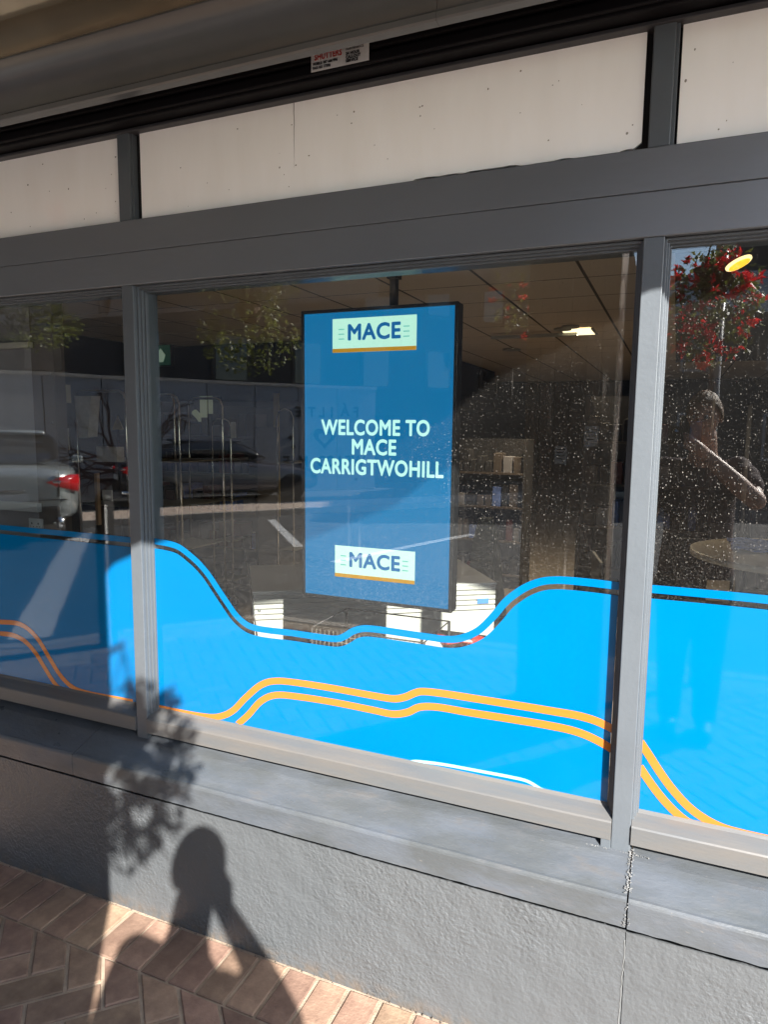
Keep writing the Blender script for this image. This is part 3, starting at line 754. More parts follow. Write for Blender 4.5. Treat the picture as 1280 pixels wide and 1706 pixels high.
# --- hanging display
p0 = at(505, 525, .42); p1 = at(755, 508, .42); p2 = at(752, 1018, .42); p3 = at(512, 985, .42)
TX0 = (p0.x+p3.x)/2; TX1 = (p1.x+p2.x)/2; TZ1 = (p0.z+p1.z)/2; TZ0 = (p2.z+p3.z)/2
cx = (TX0+TX1)/2; TW = TX1-TX0; TH = TZ1-TZ0
tv = empty('display_screen', (cx, .42, TZ0), 'tall blue lit display screen hanging behind the middle pane', 'screen')
o_ = (cx, .42, TZ0)
def tvbox(name, x0, x1, z0, z1, y0, y1, m, bev=0): return box(name, (x0, y0-.42+0, z0), (x1, y1-.42, z1), m, tv, bev)
hw = TW/2
tvbox('casing', -hw-.012, hw+.012, -.012, TH+.012, .424, .475, M['tvframe'], .004)
for (a, b, c, d) in ((-hw-.012, -hw, -.012, TH+.012), (hw, hw+.012, -.012, TH+.012), (-hw, hw, TH, TH+.012), (-hw, hw, -.012, 0)):
    tvbox('bezel', a, b, c, d, .4135, .4238, M['tvframe'], .001)
tvbox('screen', -hw, hw, 0, TH, .418, .4236, M['tv'])
def pp(x, y): p = at(x, y, .42); return p.x-cx, p.z-TZ0
YS = -.0025
def logo(q, n):                                          # q = four corners in the picture: TL TR BR BL
    c = [pp(*k) for k in q]
    x0 = (c[0][0]+c[3][0])/2; x1 = (c[1][0]+c[2][0])/2; z1 = (c[0][1]+c[1][1])/2; z0 = (c[2][1]+c[3][1])/2
    lg = box('logo_panel', (x0, YS-.0012, z0), (x1, YS-.0004, z1), M['tvlogo'], tv)
    W_, H_ = x1-x0, z1-z0
    box('ochre_band', (x0, YS-.0022, z0), (x1, YS-.0014, z0+H_*.115), M['tvorange'], lg)
    text('lettering', 'MACE', H_*.64, M['tvnavy'], lg, ((x0+x1)/2, YS-.002, z0+H_*.56), bold=.0026, sx=.98)
    for k in range(3):
        zz = z0+H_*(.38+.11*k*1.3)
        box('logo_line', (x0+W_*.075, YS-.0022, zz), (x0+W_*.145, YS-.0014, zz+H_*.035), M['tvmint'], lg)
        box('logo_line', (x1-W_*.15, YS-.0022, zz), (x1-W_*.08, YS-.0014, zz+H_*.035), M['tvmint'], lg)
logo([(555, 532), (695, 524), (695, 582), (555, 589)], 0)
logo([(559, 908), (692, 919), (692, 972), (559, 961)], 1)
for s, (xa, xb, ym) in (('WELCOME TO', (536, 717, 712.5)), ('MACE', (587, 661, 745)), ('CARRIGTWOHILL', (518, 740, 779))):
    a = pp(xa, ym); b = pp(xb, ym); wd = b[0]-a[0]
    t_ = text('lettering', s, .052, M['tvtext'], tv, (0, YS-.001, 0), bold=.0015)
    xs = [v.co.x for v in t_.data.vertices]; zs = [v.co.y for v in t_.data.vertices]
    hgt = abs(pp(620, ym-13.5)[1]-pp(620, ym+13.5)[1])
    t_.scale = (wd/(max(xs)-min(xs)), hgt/(max(zs)-min(zs)), 1)
    t_.location = ((a[0]+b[0])/2-(max(xs)+min(xs))/2*t_.scale[0], YS-.001, (a[1]+b[1])/2-(max(zs)+min(zs))/2*t_.scale[1])
pl = at(658, 470, .46); ptop = CZ-TZ0
pole_ = tube('ceiling_pole', [(pl.x-cx, .035, TH-.02), (pl.x-cx, .035, ptop-.01)], .016, M['tvframe'], tv, 12)
box('pole_collar', (pl.x-cx-.021, .012, at(658, 460, .46).z-TZ0-.012), (pl.x-cx+.021, .056, at(658, 460, .46).z-TZ0+.012), M['tvframe'], tv, .003)

# --- white ribbed cabinet under the screen, sun on its front
ca, cb_ = Vector((-1.80, .82, 0)), Vector((-.80, 1.52, 0))
cw = (cb_-ca).length; cang = math.atan2(cb_.y-ca.y, cb_.x-ca.x)
cab = empty('ribbed_cabinet', ca, 'low white ribbed cabinet with a small blue label below the screen', 'cabinet', None, cang)
ztop, zbot = .915, .785
wm = M['whitemetal']
box('carcass', (.0, .012, .10), (cw, .62, ztop-.004), wm, cab, .004)
for k in range(5):
    z0 = zbot+(ztop-zbot)*k/5
    box('rib', (.001, .0, z0+.0035), (cw-.001, .014, z0+(ztop-zbot)/5-.0035), wm, cab, .003)
box('top', (-.004, -.004, ztop-.003), (cw+.004, .63, ztop+.012), mat('dull white top', (.50, .49, .46), .35), cab, .004)
box('base', (.02, .03, .02), (cw-.02, .6, zbot-.01), M['dark'], cab, .004)
box('blue_label', (cw-.10, -.004, zbot+.035), (cw-.04, -.0005, zbot+.06), M['blue_label'], cab)
lathe('rivet', [(0.0001, -.006), (.006, -.005), (.008, .0)], M['chrome'], cab, 10, (.03, -.001, zbot+.05), 'Y')
# cable hanging over the cabinet
cb = tube('cable', [at(404, 905, .95), at(412, 950, .9), at(419, 990, .8), at(424, 1030, .76), at(430, 1075, .74)], .004, M['tvframe']); tag(cb, 'thin black cable hanging left of the white ribbed cabinet', 'cable')
# wire basket in front
YB = .38
g0 = at(520, 1062, YB); g1 = at(706, 1080, YB)
bk = empty('wire_basket', (g0.x, YB, .02), 'chrome wire mesh basket behind the lowest dip of the vinyl', 'basket')
bw = g1.x-g0.x; bh_ = max(g0.z, g1.z)-.0
bm = bmesh.new()
for k in range(26): bm_tube(bm, [(bw*k/25, 0, .4), (bw*k/25, 0, bh_)], .0016, 4)
for k in range(12): bm_tube(bm, [(0, 0, bh_-.022*k), (bw, 0, bh_-.022*k)], .0016, 4)
o = obj('mesh_side', bm_mesh(bm), M['wire'], bk)
tube('rim', [(0, 0, bh_), (bw, 0, bh_), (bw, .3, bh_), (0, .3, bh_), (0, 0, bh_)], .003, M['dark'], bk, 6)
for sx_ in (0, bw):
    for sy_ in (0, .3): tube('leg', [(sx_, sy_, 0), (sx_, sy_, bh_)], .006, M['dark'], bk, 8)
box('tray', (0, 0, .4), (bw, .3, .41), M['wire'], bk)
g2 = at(765, 1084, .5)
rp = empty('fruit_crate', (g2.x, .6, .02), 'crate of red packets low behind the vinyl dip, right side', 'crate')
box('crate_body', (-.16, -.12, 0), (.16, .16, g2.z-.03), M['dark'], rp, .004)
for k in range(7):
    bm = bmesh.new(); bm_box(bm, (-.04, -.02, -.012), (.04, .02, .012), .006)
    o = obj('packet', bm_mesh(bm), M['red_stuff'] if k % 3 else M['paper'], rp); o.location = (-.11+.036*k, -.06+.03*(k % 2), g2.z-.015+.008*(k % 3)); o.rotation_euler = (random.uniform(-.4, .4), random.uniform(-.3, .3), random.uniform(-1, 1))
# --- yellow folding floor sign
sg = empty('floor_sign', (at(812, 920, 2.3).x, 2.3, .0), 'yellow folding wet floor sign standing right of the screen', 'sign')
zt_, zb_ = at(800, 862, 2.3).z, at(830, 975, 2.3).z
for sgn in (-1, 1):
    bm = bmesh.new(); P = [(-.05, zt_), (.03, zt_), (.055, zt_-.12), (.10, zb_-.25), (-.10, zb_-.25), (-.075, zt_-.12)]
    aa = [bm.verts.new((x, sgn*(.02+(zt_-z)*.22), z)) for x, z in P]; bb = [bm.verts.new((x, sgn*(.032+(zt_-z)*.22), z)) for x, z in P]
    bm.faces.new(aa); bm.faces.new(bb[::-1])
    for i in range(6): bm.faces.new((aa[i], aa[(i+1) % 6], bb[(i+1) % 6], bb[i]))
    obj('board', bm_mesh(bm), M['yellow'], sg)
box('sign_stand', (-.10, -.15, .02), (.10, .15, zb_-.24), M['dark'], sg, .004)
# white tub left of it in the window
# --- left pane: grey board, trunking, socket
q0 = at(88, 560, .62); q1 = at(100, 900, .62)
gb = empty('partition_board', (q0.x, .62, 0), 'pale grey partition board with brown edge strip behind the left pane', 'partition')
box('board', (-1.4, .0, .02), (-.15, .03, CZ-.03), M['greyboard'], gb)
box('edge_strip', (-.149, -.004, .02), (.0, .06, CZ-.03), M['brownboard'], gb)
for k in range(9): lathe('screw', [(.0001, -.003), (.005, -.002), (.006, 0)], M['dark'], gb, 8, (-.028, -.0042, .3+k*.235), 'Y')
v0 = at(0, 575, .60); v1 = at(50, 575, .60)
tk = box('wall_trunking', (v0.x-.5, .585, v1.z-.012), (v1.x, .615, v1.z+.016), M['whitemetal'], None, .002); tag(tk, 'short white trunking high on the grey partition board', 'trunking')
v2 = at(65, 846, .60)
tk2 = box('wall_trunking', (v2.x-.9, .585, v2.z-.022), (v2.x, .615, v2.z+.022), mat('grey white trunking', (.42, .42, .42), .4), None, .002); tag(tk2, 'long white trunking low on the grey partition, above the socket', 'trunking')
sk = at(58, 874, .60)
st = empty('wall_socket', (sk.x, .612, sk.z), 'white double wall socket just above the blue vinyl band', 'socket')
box('plate', (-.045, -.012, -.03), (.045, 0, .03), M['paper'], st, .002)
for sx_ in (-.022, .022):
    box('socket_hole', (sx_-.003, -.0135, .002), (sx_+.003, -.0122, .010), M['ink'], st); box('socket_hole', (sx_-.012, -.0135, -.012), (sx_-.007, -.0122, -.008), M['ink'], st); box('socket_hole', (sx_+.007, -.0135, -.012), (sx_+.012, -.0122, -.008), M['ink'], st)
# --- roll cages and things in the dark left half
def hoop(name, pxs, Y, r, label, base=True):
    """tubular rounded hoop of a trolley, seen from corner points, with legs to the floor"""
    (xa, ya), (xb, yb) = pxs
    A = at(xa, ya, Y); B = at(xb, yb, Y); z = (A.z+B.z)/2; x0, x1 = A.x, B.x; c = .07
    e = empty(name, (x0, Y, 0), label, 'trolley')
    def arch(y): return [(0, y, .12), (0, y, z-c), (c*.3, y, z-c*.3), (c, y, z), (x1-x0-c, y, z), (x1-x0-c*.3, y, z-c*.3), (x1-x0, y, z-c), (x1-x0, y, .12)]
    tube('end_frame', arch(0), r, M['chrome'], e); tube('end_frame', arch(.6), r, M['chrome'], e)
    for k in range(4): box('shelf', (.01, .01, .25+k*.38), (x1-x0-.01, .59, .262+k*.38), M['wire'], e)
    for xx in (0, x1-x0):
        for yy in (0, .6): lathe('castor', [(.0001, -.015), (.05, -.015), (.05, .015), (.0001, .015)], M['dark'], e, 12, (xx, yy, .07), 'Y')
    return e
hoop('roll_cage', ((124, 652), (208, 652)), 2.6, .013, 'chrome roll cage behind the left pane hung with a white bag')
hoop('roll_cage', ((236, 655), (297, 662)), 2.8, .013, 'chrome roll cage seen past the left mullion')
hoop('roll_cage', ((352, 694), (384, 703)), 3.4, .010, 'small chrome trolley with two hoops by the pale window')
hoop('roll_cage', ((461, 681), (488, 683)), 3.2, .008, 'narrow chrome trolley beside the mustard post')
def flat(name, px, Y, m, label, cat, th=.012):
    (xa, ya), (xb, yb) = px; A = at(xa, ya, Y); B = at(xb, yb, Y)
    return tag(box(name, (A.x, Y, B.z), (B.x, Y+th, A.z), m, None, .001), label, cat)
# hanging carrier bag
A = at(130, 660, 2.5); B = at(157, 728, 2.5)
prism_xz('carrier_bag', [(A.x, A.z), (B.x+.02, A.z), (B.x-.03, B.z), (A.x+.03, B.z-.01)], 2.46, 2.56, M['paper']); tag(bpy.data.objects['carrier_bag'], 'white carrier bag hanging from the left roll cage', 'bag')
flat('light_switch_box', ((92, 641), (110, 671)), 2.2, mat('cream box', (.50, .47, .36), .5), 'cream box on the dark wall behind the left pane', 'box', .05)
flat('paper_strip', ((107, 713), (114, 750)), 2.0, M['paper'], 'narrow white paper strip below the cream box', 'paper')
flat('newspapers', ((160, 744), (195, 770)), 2.4, M['paper'], 'bundle of newspapers on the left roll cage shelf', 'newspapers', .08)
flat('price_card', ((170, 816), (186, 835)), 2.3, M['paper'], 'small white card low behind the left pane', 'card')
flat('timber_batten', ((156, 788), (164, 875)), 2.2, M['tabletop'], 'upright timber batten beside the white card', 'batten', .03)
A = at(196, 705, 2.45)
wg = prism_xz('hazard_sign', [(A.x-.05, A.z-.05), (A.x+.06, A.z-.05), (A.x+.005, A.z+.06)], 2.44, 2.45, M['yellowpost']); tag(wg, 'small yellow hazard triangle beside the left mullion', 'sign')
# cream rear window with daylight, left of middle pane
rw = empty('rear_opening', (0, 0, 0), 'pale green rear opening with a curved white arch in the dark wall', 'window')
A = at(322, 660, 4.55); B = at(365, 727, 4.55)
paleg = mat('pale green light', (.32, .34, .25), .5, emis=(.20, .22, .15), es=.10)
box('frame', (A.x, 4.56, B.z), (B.x, 4.60, A.z), M['darkcar'], rw)
for (xa, xb) in ((334, 345), (348, 354)): box('upright', (at(xa, 690, 4.55).x, 4.54, B.z), (at(xb, 690, 4.55).x, 4.558, A.z), paleg, rw)
tube('arch', [at(323, 686, 4.53), at(331, 694, 4.53), at(339, 706, 4.53), at(344, 727, 4.53)], .035, paleg, rw, 6)
flat('white_tag', ((384, 703), (392, 730)), 3.0, M['whitemetal'], 'narrow bright tag hanging right of the small trolley', 'tag')
flat('mustard_post', ((455, 655), (463, 862)), 4.4, M['yellowpost'], 'mustard yellow post against the dark interior left of the screen', 'post', .05)
# counters, shelving in the dark
def shelf_unit(x0, x1, Y, h, label, seed):
    e = empty('shelf_unit', (x0, Y, 0), label, 'shelves'); rnd = random.Random(seed)
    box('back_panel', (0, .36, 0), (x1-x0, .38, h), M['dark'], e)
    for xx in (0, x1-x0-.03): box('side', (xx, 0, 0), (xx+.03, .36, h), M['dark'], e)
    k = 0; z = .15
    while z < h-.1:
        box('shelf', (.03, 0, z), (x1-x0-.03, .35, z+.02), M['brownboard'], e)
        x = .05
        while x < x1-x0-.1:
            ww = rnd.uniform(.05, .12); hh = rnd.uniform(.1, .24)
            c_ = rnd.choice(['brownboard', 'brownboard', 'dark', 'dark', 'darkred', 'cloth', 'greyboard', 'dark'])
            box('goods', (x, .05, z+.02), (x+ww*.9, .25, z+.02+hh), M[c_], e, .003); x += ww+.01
        z += .36
    return e
shelf_unit(-5.3, -3.6, 3.6, 1.7, 'dark shelving with packed goods behind the left pane', 3)
shelf_unit(-.75, .3, 4.2, 2.0, 'dark shelving with goods behind the right mullion', 5)
shelf_unit(.5, 2.3, 3.8, 1.9, 'dark shelving behind the round table', 6)
shelf_unit(-2.6, -1.4, 5.2, 1.6, 'low dark shelving at the back behind the screen', 8)
# --- ceiling lamps and exit sign
def inlight(e, watts, z=-.03):
    l = bpy.data.lights.new('lamp_light', 'SPOT'); l.energy = watts; l.color = (1, .80, .56); l.shadow_soft_size = .06; l.spot_size = R(150); l.spot_blend = .6
    o = bpy.data.objects.new('lamp_light', l); COL.objects.link(o); o.parent = e; o.location = (0, 0, z)
def lamp(px, lab, rx, ry):
    (x, y) = px; d = ray(x, y); p = EYE+d*((CZ-.02-EYE.z)/d.z)
    e = empty('ceiling_lamp', (p.x, p.y, CZ-.012), lab, 'lamp')
    return e, p
for i, (px, lab) in enumerate((((853, 583), 'round lit downlight low in the main pane right of the screen'), ((938, 549), 'small round lit downlight, left of the pair beside the square light'), ((951, 545), 'small round lit downlight, right of the pair beside the square light'))):
    d = ray(*px); p = EYE+d*((CZ-.02-EYE.z)/d.z)
    e = empty('downlight', (p.x, p.y, CZ-.022), lab, 'lamp')
    r = .085 if i == 0 else .06
    lathe('lens', [(.0001, -.004), (r, -.004), (r, .010)], M['lamp'], e, 24); lathe('trim_ring', [(r+.001, -.006), (r+.018, -.004), (r+.018, .012), (r+.001, .012)], M['whitemetal'], e, 24)
    inlight(e, 22, -.02)
d = ray(965, 553); p = EYE+d*((CZ-.02-EYE.z)/d.z)
e = empty('panel_light', (p.x, p.y, CZ-.022), 'square lit ceiling panel at the right of the main pane', 'lamp')
box('diffuser', (-.13, -.18, -.004), (.13, .18, .008), M['lamp'], e); inlight(e, 34, -.02)
for (a_, b_, c_, d_) in ((-.15, -.13, -.20, .20), (.13, .15, -.20, .20)): box('trim', (a_, c_, -.006), (b_, d_, .010), M['whitemetal'], e)
d = ray(880, 561); p = EYE+d*((CZ-.05-EYE.z)/d.z)
o = box('light_rail', (p.x-.35, p.y-.03, CZ-.06), (p.x+.45, p.y+.03, CZ-.03), M['whitemetal'], None, .004); tag(o, 'thin white lighting rail under the ceiling beside the lit panel', 'rail')
q = at(268, 592, 3.9)
ex = empty('exit_sign', (q.x, 3.9, q.z), 'small green lit exit sign high in the main pane, far left', 'sign')
box('sign_body', (-.13, 0, -.11), (.13, .05, .11), M['darkwall'], ex, .004); box('sign_face', (-.12, -.004, -.10), (.12, -.001, .10), M['exit'], ex)
prism_xz('arrow', [(.0, .07), (.06, -.0), (.03, -.0), (.03, -.07), (-.03, -.07), (-.03, 0), (-.06, 0)], -.008, -.005, mat('sign white', (.12, .16, .13), .5, emis=(.3, .4, .3), es=.12), ex)
# --- soffit added over the right bay to darken its ceiling, with an orange downlight
lb = box('bulkhead', (-.04, .125, 2.335), (2.6, 5.2, 2.612), M['darkwall']); tag(lb, 'low black bulkhead added to keep the bay behind the right pane dark', 'bulkhead')
q = at(1232, 439, .62)
od = empty('disc_lamp', q, 'glowing orange disc lamp high in the right pane', 'lamp')
lathe('shade', [(.0001, -.004), (.036, -.004), (.0395, -.001), (.0395, .004), (.0001, .006)], M['orange_rim'], od, 32)
lathe('diffuser', [(.0001, -.0052), (.032, -.0052), (.032, -.0042)], M['orange_lamp'], od, 32)
od.rotation_euler = (-.16, -.42, 0)
o_ = tube('cord', [q+Vector((0, 0, .002)), Vector((q.x, q.y, 2.334))], .0025, M['dark'], None, 6); o_.parent = od
bpy.context.view_layer.update(); o_.matrix_parent_inverse = od.matrix_world.inverted()
# --- round table with blue cloth
TZ = 1.05
tr_ = .54; tcx, tcy = .655, 2.36
tb = empty('round_table', (tcx, tcy, 0), 'round pale wood table behind the right pane', 'table')
lathe('tabletop', [(.0001, TZ-.03), (tr_-.004, TZ-.03), (tr_-.004, TZ-.001), (.0001, TZ)], M['tabletop'], tb, 64)
lathe('edge_band', [(tr_-.003, TZ-.034), (tr_+.004, TZ-.032), (tr_+.004, TZ-.001), (tr_-.003, TZ+.0006)], M['tableedge'], tb, 64)
lathe('pedestal', [(.0001, .02), (.26, .02), (.26, .04), (.05, .07), (.04, TZ-.1), (.12, TZ-.035), (.0001, TZ-.034)], M['dark'], tb, 24)
bm = bmesh.new(); n = 26; g = []
for i in range(n):
    for j in range(n):
        u, v = i/(n-1)-.5, j/(n-1)-.5
        z = .018+.022*abs(noise.noise(Vector((u*7, v*7, 3))))+.01*noise.noise(Vector((u*16, v*16, 9)))
        g.append(bm.verts.new((u*.62+.03*noise.noise(Vector((v*4, 1, 0))), v*.42+.03*noise.noise(Vector((u*4, 5, 0))), z)))
for i in range(n-1):
    for j in range(n-1): bm.faces.new((g[i*n+j], g[(i+1)*n+j], g[(i+1)*n+j+1], g[i*n+j+1]))
r_ = bmesh.ops.extrude_face_region(bm, geom=bm.faces[:]); bmesh.ops.translate(bm, vec=(0, 0, -.012), verts=[v for v in r_['geom'] if isinstance(v, bmesh.types.BMVert)])
cl = obj('folded_cloth', bm_mesh(bm, True), M['cloth']); cl.location = (tcx-.02, tcy+.12, TZ); tag(cl, 'crumpled blue cloth lying on the round table', 'cloth')
def chair(x, y, rz, label):
    e = empty('chair', (x, y, .02), label, 'chair', None, rz)
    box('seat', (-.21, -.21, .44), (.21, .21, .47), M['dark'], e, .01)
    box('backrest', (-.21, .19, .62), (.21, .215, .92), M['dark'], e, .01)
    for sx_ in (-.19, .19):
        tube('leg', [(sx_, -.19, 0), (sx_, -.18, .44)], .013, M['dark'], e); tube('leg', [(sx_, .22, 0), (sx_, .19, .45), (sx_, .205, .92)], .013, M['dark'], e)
chair(tcx-.35, tcy+.95, .3, 'black chair behind the left side of the round table'); chair(tcx-.85, tcy+.1, 1.8, 'black chair left of the round table')

# ================================================================== opposite side, seen as reflections
# far pavement band and building line run diagonally away
fa, fb = Vector((-11.7, -4.07)), Vector((-1.17, -18.6))
fd = (fb-fa).normalized(); fn = Vector((fd.y, -fd.x))         # away from us
if fn.dot(Vector((-1, -1))) < 0: fn = -fn
far = empty('far_pavement', (0, 0, 0)); tag(far, kind='structure')
def slab(name, s0, s1, o0, o1, z0, z1, m, parent):
    P = [fa+fd*s0+fn*o0, fa+fd*s1+fn*o0, fa+fd*s1+fn*o1, fa+fd*s0+fn*o1]
    V = [(p.x, p.y, z0) for p in P]+[(p.x, p.y, z1) for p in P]
    return obj(name, pym(V, [(3, 2, 1, 0), (4, 5, 6, 7), (0, 1, 5, 4), (1, 2, 6, 5), (2, 3, 7, 6), (3, 0, 4, 7)]), m, parent)
LL = (fb-fa).length
slab('paving', -6, LL, .14, 1.35, -.25, .0, M['farpave'], far); slab('yard', -6, LL, 1.36, 9, -.25, -.01, M['asphalt'], far)
for k in range(20): slab('kerb_stone', k*.93, k*.93+.92, .0, .135, -.2, .005, M['kerb'], far)
hb = empty('mural_wall', (0, 0, 0), 'pale grey wall across the street painted with a welcome mural', 'wall')
OFF = 3.7; WH = 2.75
def mirfar(x, y, off=OFF-.004):
    h = at(x, y, GY); d = ray(x, y); d.y = -d.y
    P0 = fa+fn*off; n3 = Vector((fn.x, fn.y, 0)); t = (Vector((P0.x, P0.y, 0))-h).dot(n3)/d.dot(n3)
    return h+d*t
pe_ = mirfar(628, 740); send = (Vector((pe_.x, pe_.y))-fa).dot(fd)
s = send-1.2*13
while s < send-.1:
    slab('panel', s, s+1.18, OFF, OFF+.2, 0, WH, M['hoarding'], hb); s += 1.2
slab('coping', send-1.2*13, send, OFF-.03, OFF+.24, WH, WH+.08, M['kerb'], hb)
# lettering: find where picture points fall on that plane
def mirfar(x, y, off=OFF-.004):
    h = at(x, y, GY); d = ray(x, y); d.y = -d.y
    P0 = fa+fn*off; n3 = Vector((fn.x, fn.y, 0)); t = (Vector((P0.x, P0.y, 0))-h).dot(n3)/d.dot(n3)
    return h+d*t
fang = math.atan2(-fd.y, -fd.x)
def farletter(s_, x, y, hpx, m=M['ink'], bold=.012):
    p = mirfar(x, y); p2 = mirfar(x, y-hpx); size = (p2-p).length*1.38
    # outward face looks along -fn; text's reading direction as seen from the road
    o = text('lettering', s_, size, m, hb, p, rot=(pi/2, 0, math.atan2(fd.y, fd.x) if Vector((fd.y, -fd.x)).dot(-fn) > 0 else math.atan2(-fd.y, -fd.x)), bold=bold, depth=.004)
    return o
for ch, x in zip('FÁILTE', (596, 577, 555, 538, 520, 496)): farletter(ch, x, 687 if ch != 'Á' else 685, 17)
for ch, x in zip('WELCOME', (600, 583, 566, 553, 538, 504, 476)): farletter(ch, x, 769, 18)
for ch, x, y in (('♪', 566, 664), ('♫', 474, 668), ('✿', 492, 727)): pass
def farshape(name, pts, cx_, cy_, sc, m=M['ink']):
    V = []; 
    for (a_, b_) in pts: V.append(mirfar(cx_+a_*sc, cy_-b_*sc))
    n = len(V); W = [v-Vector((fn.x, fn.y, 0))*.006 for v in V]
    me = pym(V+W, [tuple(range(n)), tuple(range(2*n-1, n-1, -1))]+[(i, (i+1) % n, n+(i+1) % n, n+i) for i in range(n)])
    return obj(name, me, m, hb)
heart_o = [(16*sin(t)**3/16, (13*cos(t)-5*cos(2*t)-2*cos(3*t)-cos(4*t))/16) for t in [2*pi*k/32 for k in range(32)]]
n = 32; V = [mirfar(542+a*20, 728-b*20, OFF-.006) for a, b in heart_o]+[mirfar(542+a*11, 729-b*11, OFF-.006) for a, b in heart_o]
obj('heart', pym(V, [(i, (i+1) % n, n+(i+1) % n, n+i) for i in range(n)]), mat('mural slate blue', (.04, .07, .10), .7), hb)
flw = [(cos(t)*(1 if k % 2 else .5), sin(t)*(1 if k % 2 else .5)) for k, t in enumerate([2*pi*k/10 for k in range(10)])]
farshape('flower_motif', flw, 483, 729, 6); farshape('flower_motif', flw, 487, 744, 5.5); farshape('flower_motif', flw, 596, 798, 4)
# painted tree on the wall further left
rnd = random.Random(12)
treem = mat('mural dark red brown', (.045, .02, .018), .8)
def branch(x, y, a, L, wd, dep):
    x2, y2 = x+cos(a)*L, y-sin(a)*L
    nx, ny = -sin(a)*wd/2, -cos(a)*wd/2
    P = [(x+nx, y+ny), (x2+nx*.6, y2+ny*.6), (x2-nx*.6, y2-ny*.6), (x-nx, y-ny)]
    V = [mirfar(p[0], p[1], OFF-.005-.0004*dep) for p in P]
    BR.append(V)
    if dep < 5:
        for k in range(2 if dep else 5):
            branch(x2, y2, a+rnd.uniform(-.75, .75) if dep else rnd.uniform(-.5, pi+.5), L*rnd.uniform(.62, .9), wd*.62, dep+1)
BR = []
branch(225, 850, pi/2, 60, 14, 0); branch(225, 800, 2.5, 40, 9, 1); branch(225, 800, .6, 40, 9, 1); branch(225, 790, 0.1, 38, 8, 1); branch(225, 790, 3.0, 38, 8, 1)
V = []; F = []
for q4 in BR:
    b0 = len(V); V += q4; F.append((b0, b0+1, b0+2, b0+3))
o = obj('tree_motif', pym(V, F), treem, hb); o['kind'] = 'stuff'

# terrace of dark buildings behind the mural wall
tr = empty('terrace_building', (0, 0, 0), 'long dark brown building rising behind the mural wall', 'building')
slab('wall', -8, LL+2, 5.5, 11, 0, 7.2, M['darkfacade'], tr)
slab('roof', -8, LL+2, 5.3, 11.2, 7.2, 8.6, M['slate'], tr)
for k in range(8):
    for z in (2.9, 5.2):
        f_ = slab('window', .8+k*2.3, 1.8+k*2.3, 5.44, 5.52, z, z+1.3, M['brownboard'], tr)
        slab('pane', .88+k*2.3, 1.72+k*2.3, 5.42, 5.435, z+.08, z+1.22, M['winglass'], f_)
# house facing us further right, slate roof and a taller gable beside it
hs = empty('slate_roof_house', (1.6, -20, 0), 'dark rendered house with a grey slate roof, reflected in the right pane', 'house')
box('wall', (-2.4, -7, 0), (7, 0, 4.95), M['darkfacade'], hs)
bm = bmesh.new()
rz0, rz1 = 4.9, 6.65
nrow = 11
sl_ = [(0.25, rz0), (-3.0, rz1)]
for r in range(nrow):
    t0, t1 = r/nrow, (r+1)/nrow
    y0 = .35-3.3*t0; z0 = rz0+(rz1-rz0)*t0; y1 = .35-3.3*t1; z1 = rz0+(rz1-rz0)*t1
    V = [(-2.8, y0, z0+.05), (7.2, y0, z0+.05), (7.2, y1, z1+.02), (-2.8, y1, z1+.02), (-2.8, y0, z0), (7.2, y0, z0), (7.2, y1, z1-.04), (-2.8, y1, z1-.04)]
    obj('slate_course', pym(V, [(0, 1, 2, 3), (7, 6, 5, 4), (0, 4, 5, 1), (3, 2, 6, 7), (0, 3, 7, 4), (1, 5, 6, 2)]), M['slate'], hs)
V = [(-2.8, -2.98, 6.65), (7.2, -2.98, 6.65), (7.2, -6.6, 4.9), (-2.8, -6.6, 4.9)]
obj('rear_roof', pym(V, [(0, 1, 2, 3)]), M['slate'], hs)
for xx in (-1.6, .6, 2.9):
    for zz in (.9, 3.4):
        f_ = box('window', (xx, .0, zz), (xx+1.0, .05, zz+1.3), M['hoarding'], hs)
        box('pane', (xx+.07, .052, zz+.07), (xx+.93, .056, zz+1.23), M['winglass'], f_)
box('door', (1.9, .0, 0), (2.7, .05, 2.1), M['red_stuff'], hs)
gbh = empty('gable_building', (1.72, -24, 0), 'tall brown gabled building standing beyond the slate roof', 'building')
V = [(-.2, 0, 0), (7, 0, 0), (7, 0, 9.0), (3.4, 0, 11.6), (-.2, 0, 9.2)]
V2 = [(x, y-6, z) for x, y, z in V]
obj('wall', pym(V+V2, [(0, 1, 2, 3, 4), (9, 8, 7, 6, 5), (0, 4, 9, 5), (1, 6, 7, 2), (2, 7, 8, 3), (3, 8, 9, 4)]), M['darkfacade'], gbh)
box('chimney', (.2, -1.6, 8.6), (1.1, -.8, 11.2), M['darkfacade'], gbh, .03)

tbk = empty('added_sky_block', (-3.9, -25, 0), 'tall plain brown block added to cover the sky left of the slate roofed house', 'building')  # invented block, hides bright sky from the main pane's reflection
box('wall', (-4.5, -6, 0), (3.0, 0, 13.5), M['darkfacade'], tbk)
for xx in (-3.6, -1.6, .4):
    for zz in (1.5, 4.4, 7.3, 10.2):
        f_ = box('window', (xx, .0, zz), (xx+1.2, .06, zz+1.5), M['brownboard'], tbk)
        box('pane', (xx+.08, .062, zz+.08), (xx+1.12, .068, zz+1.42), M['winglass'], f_)

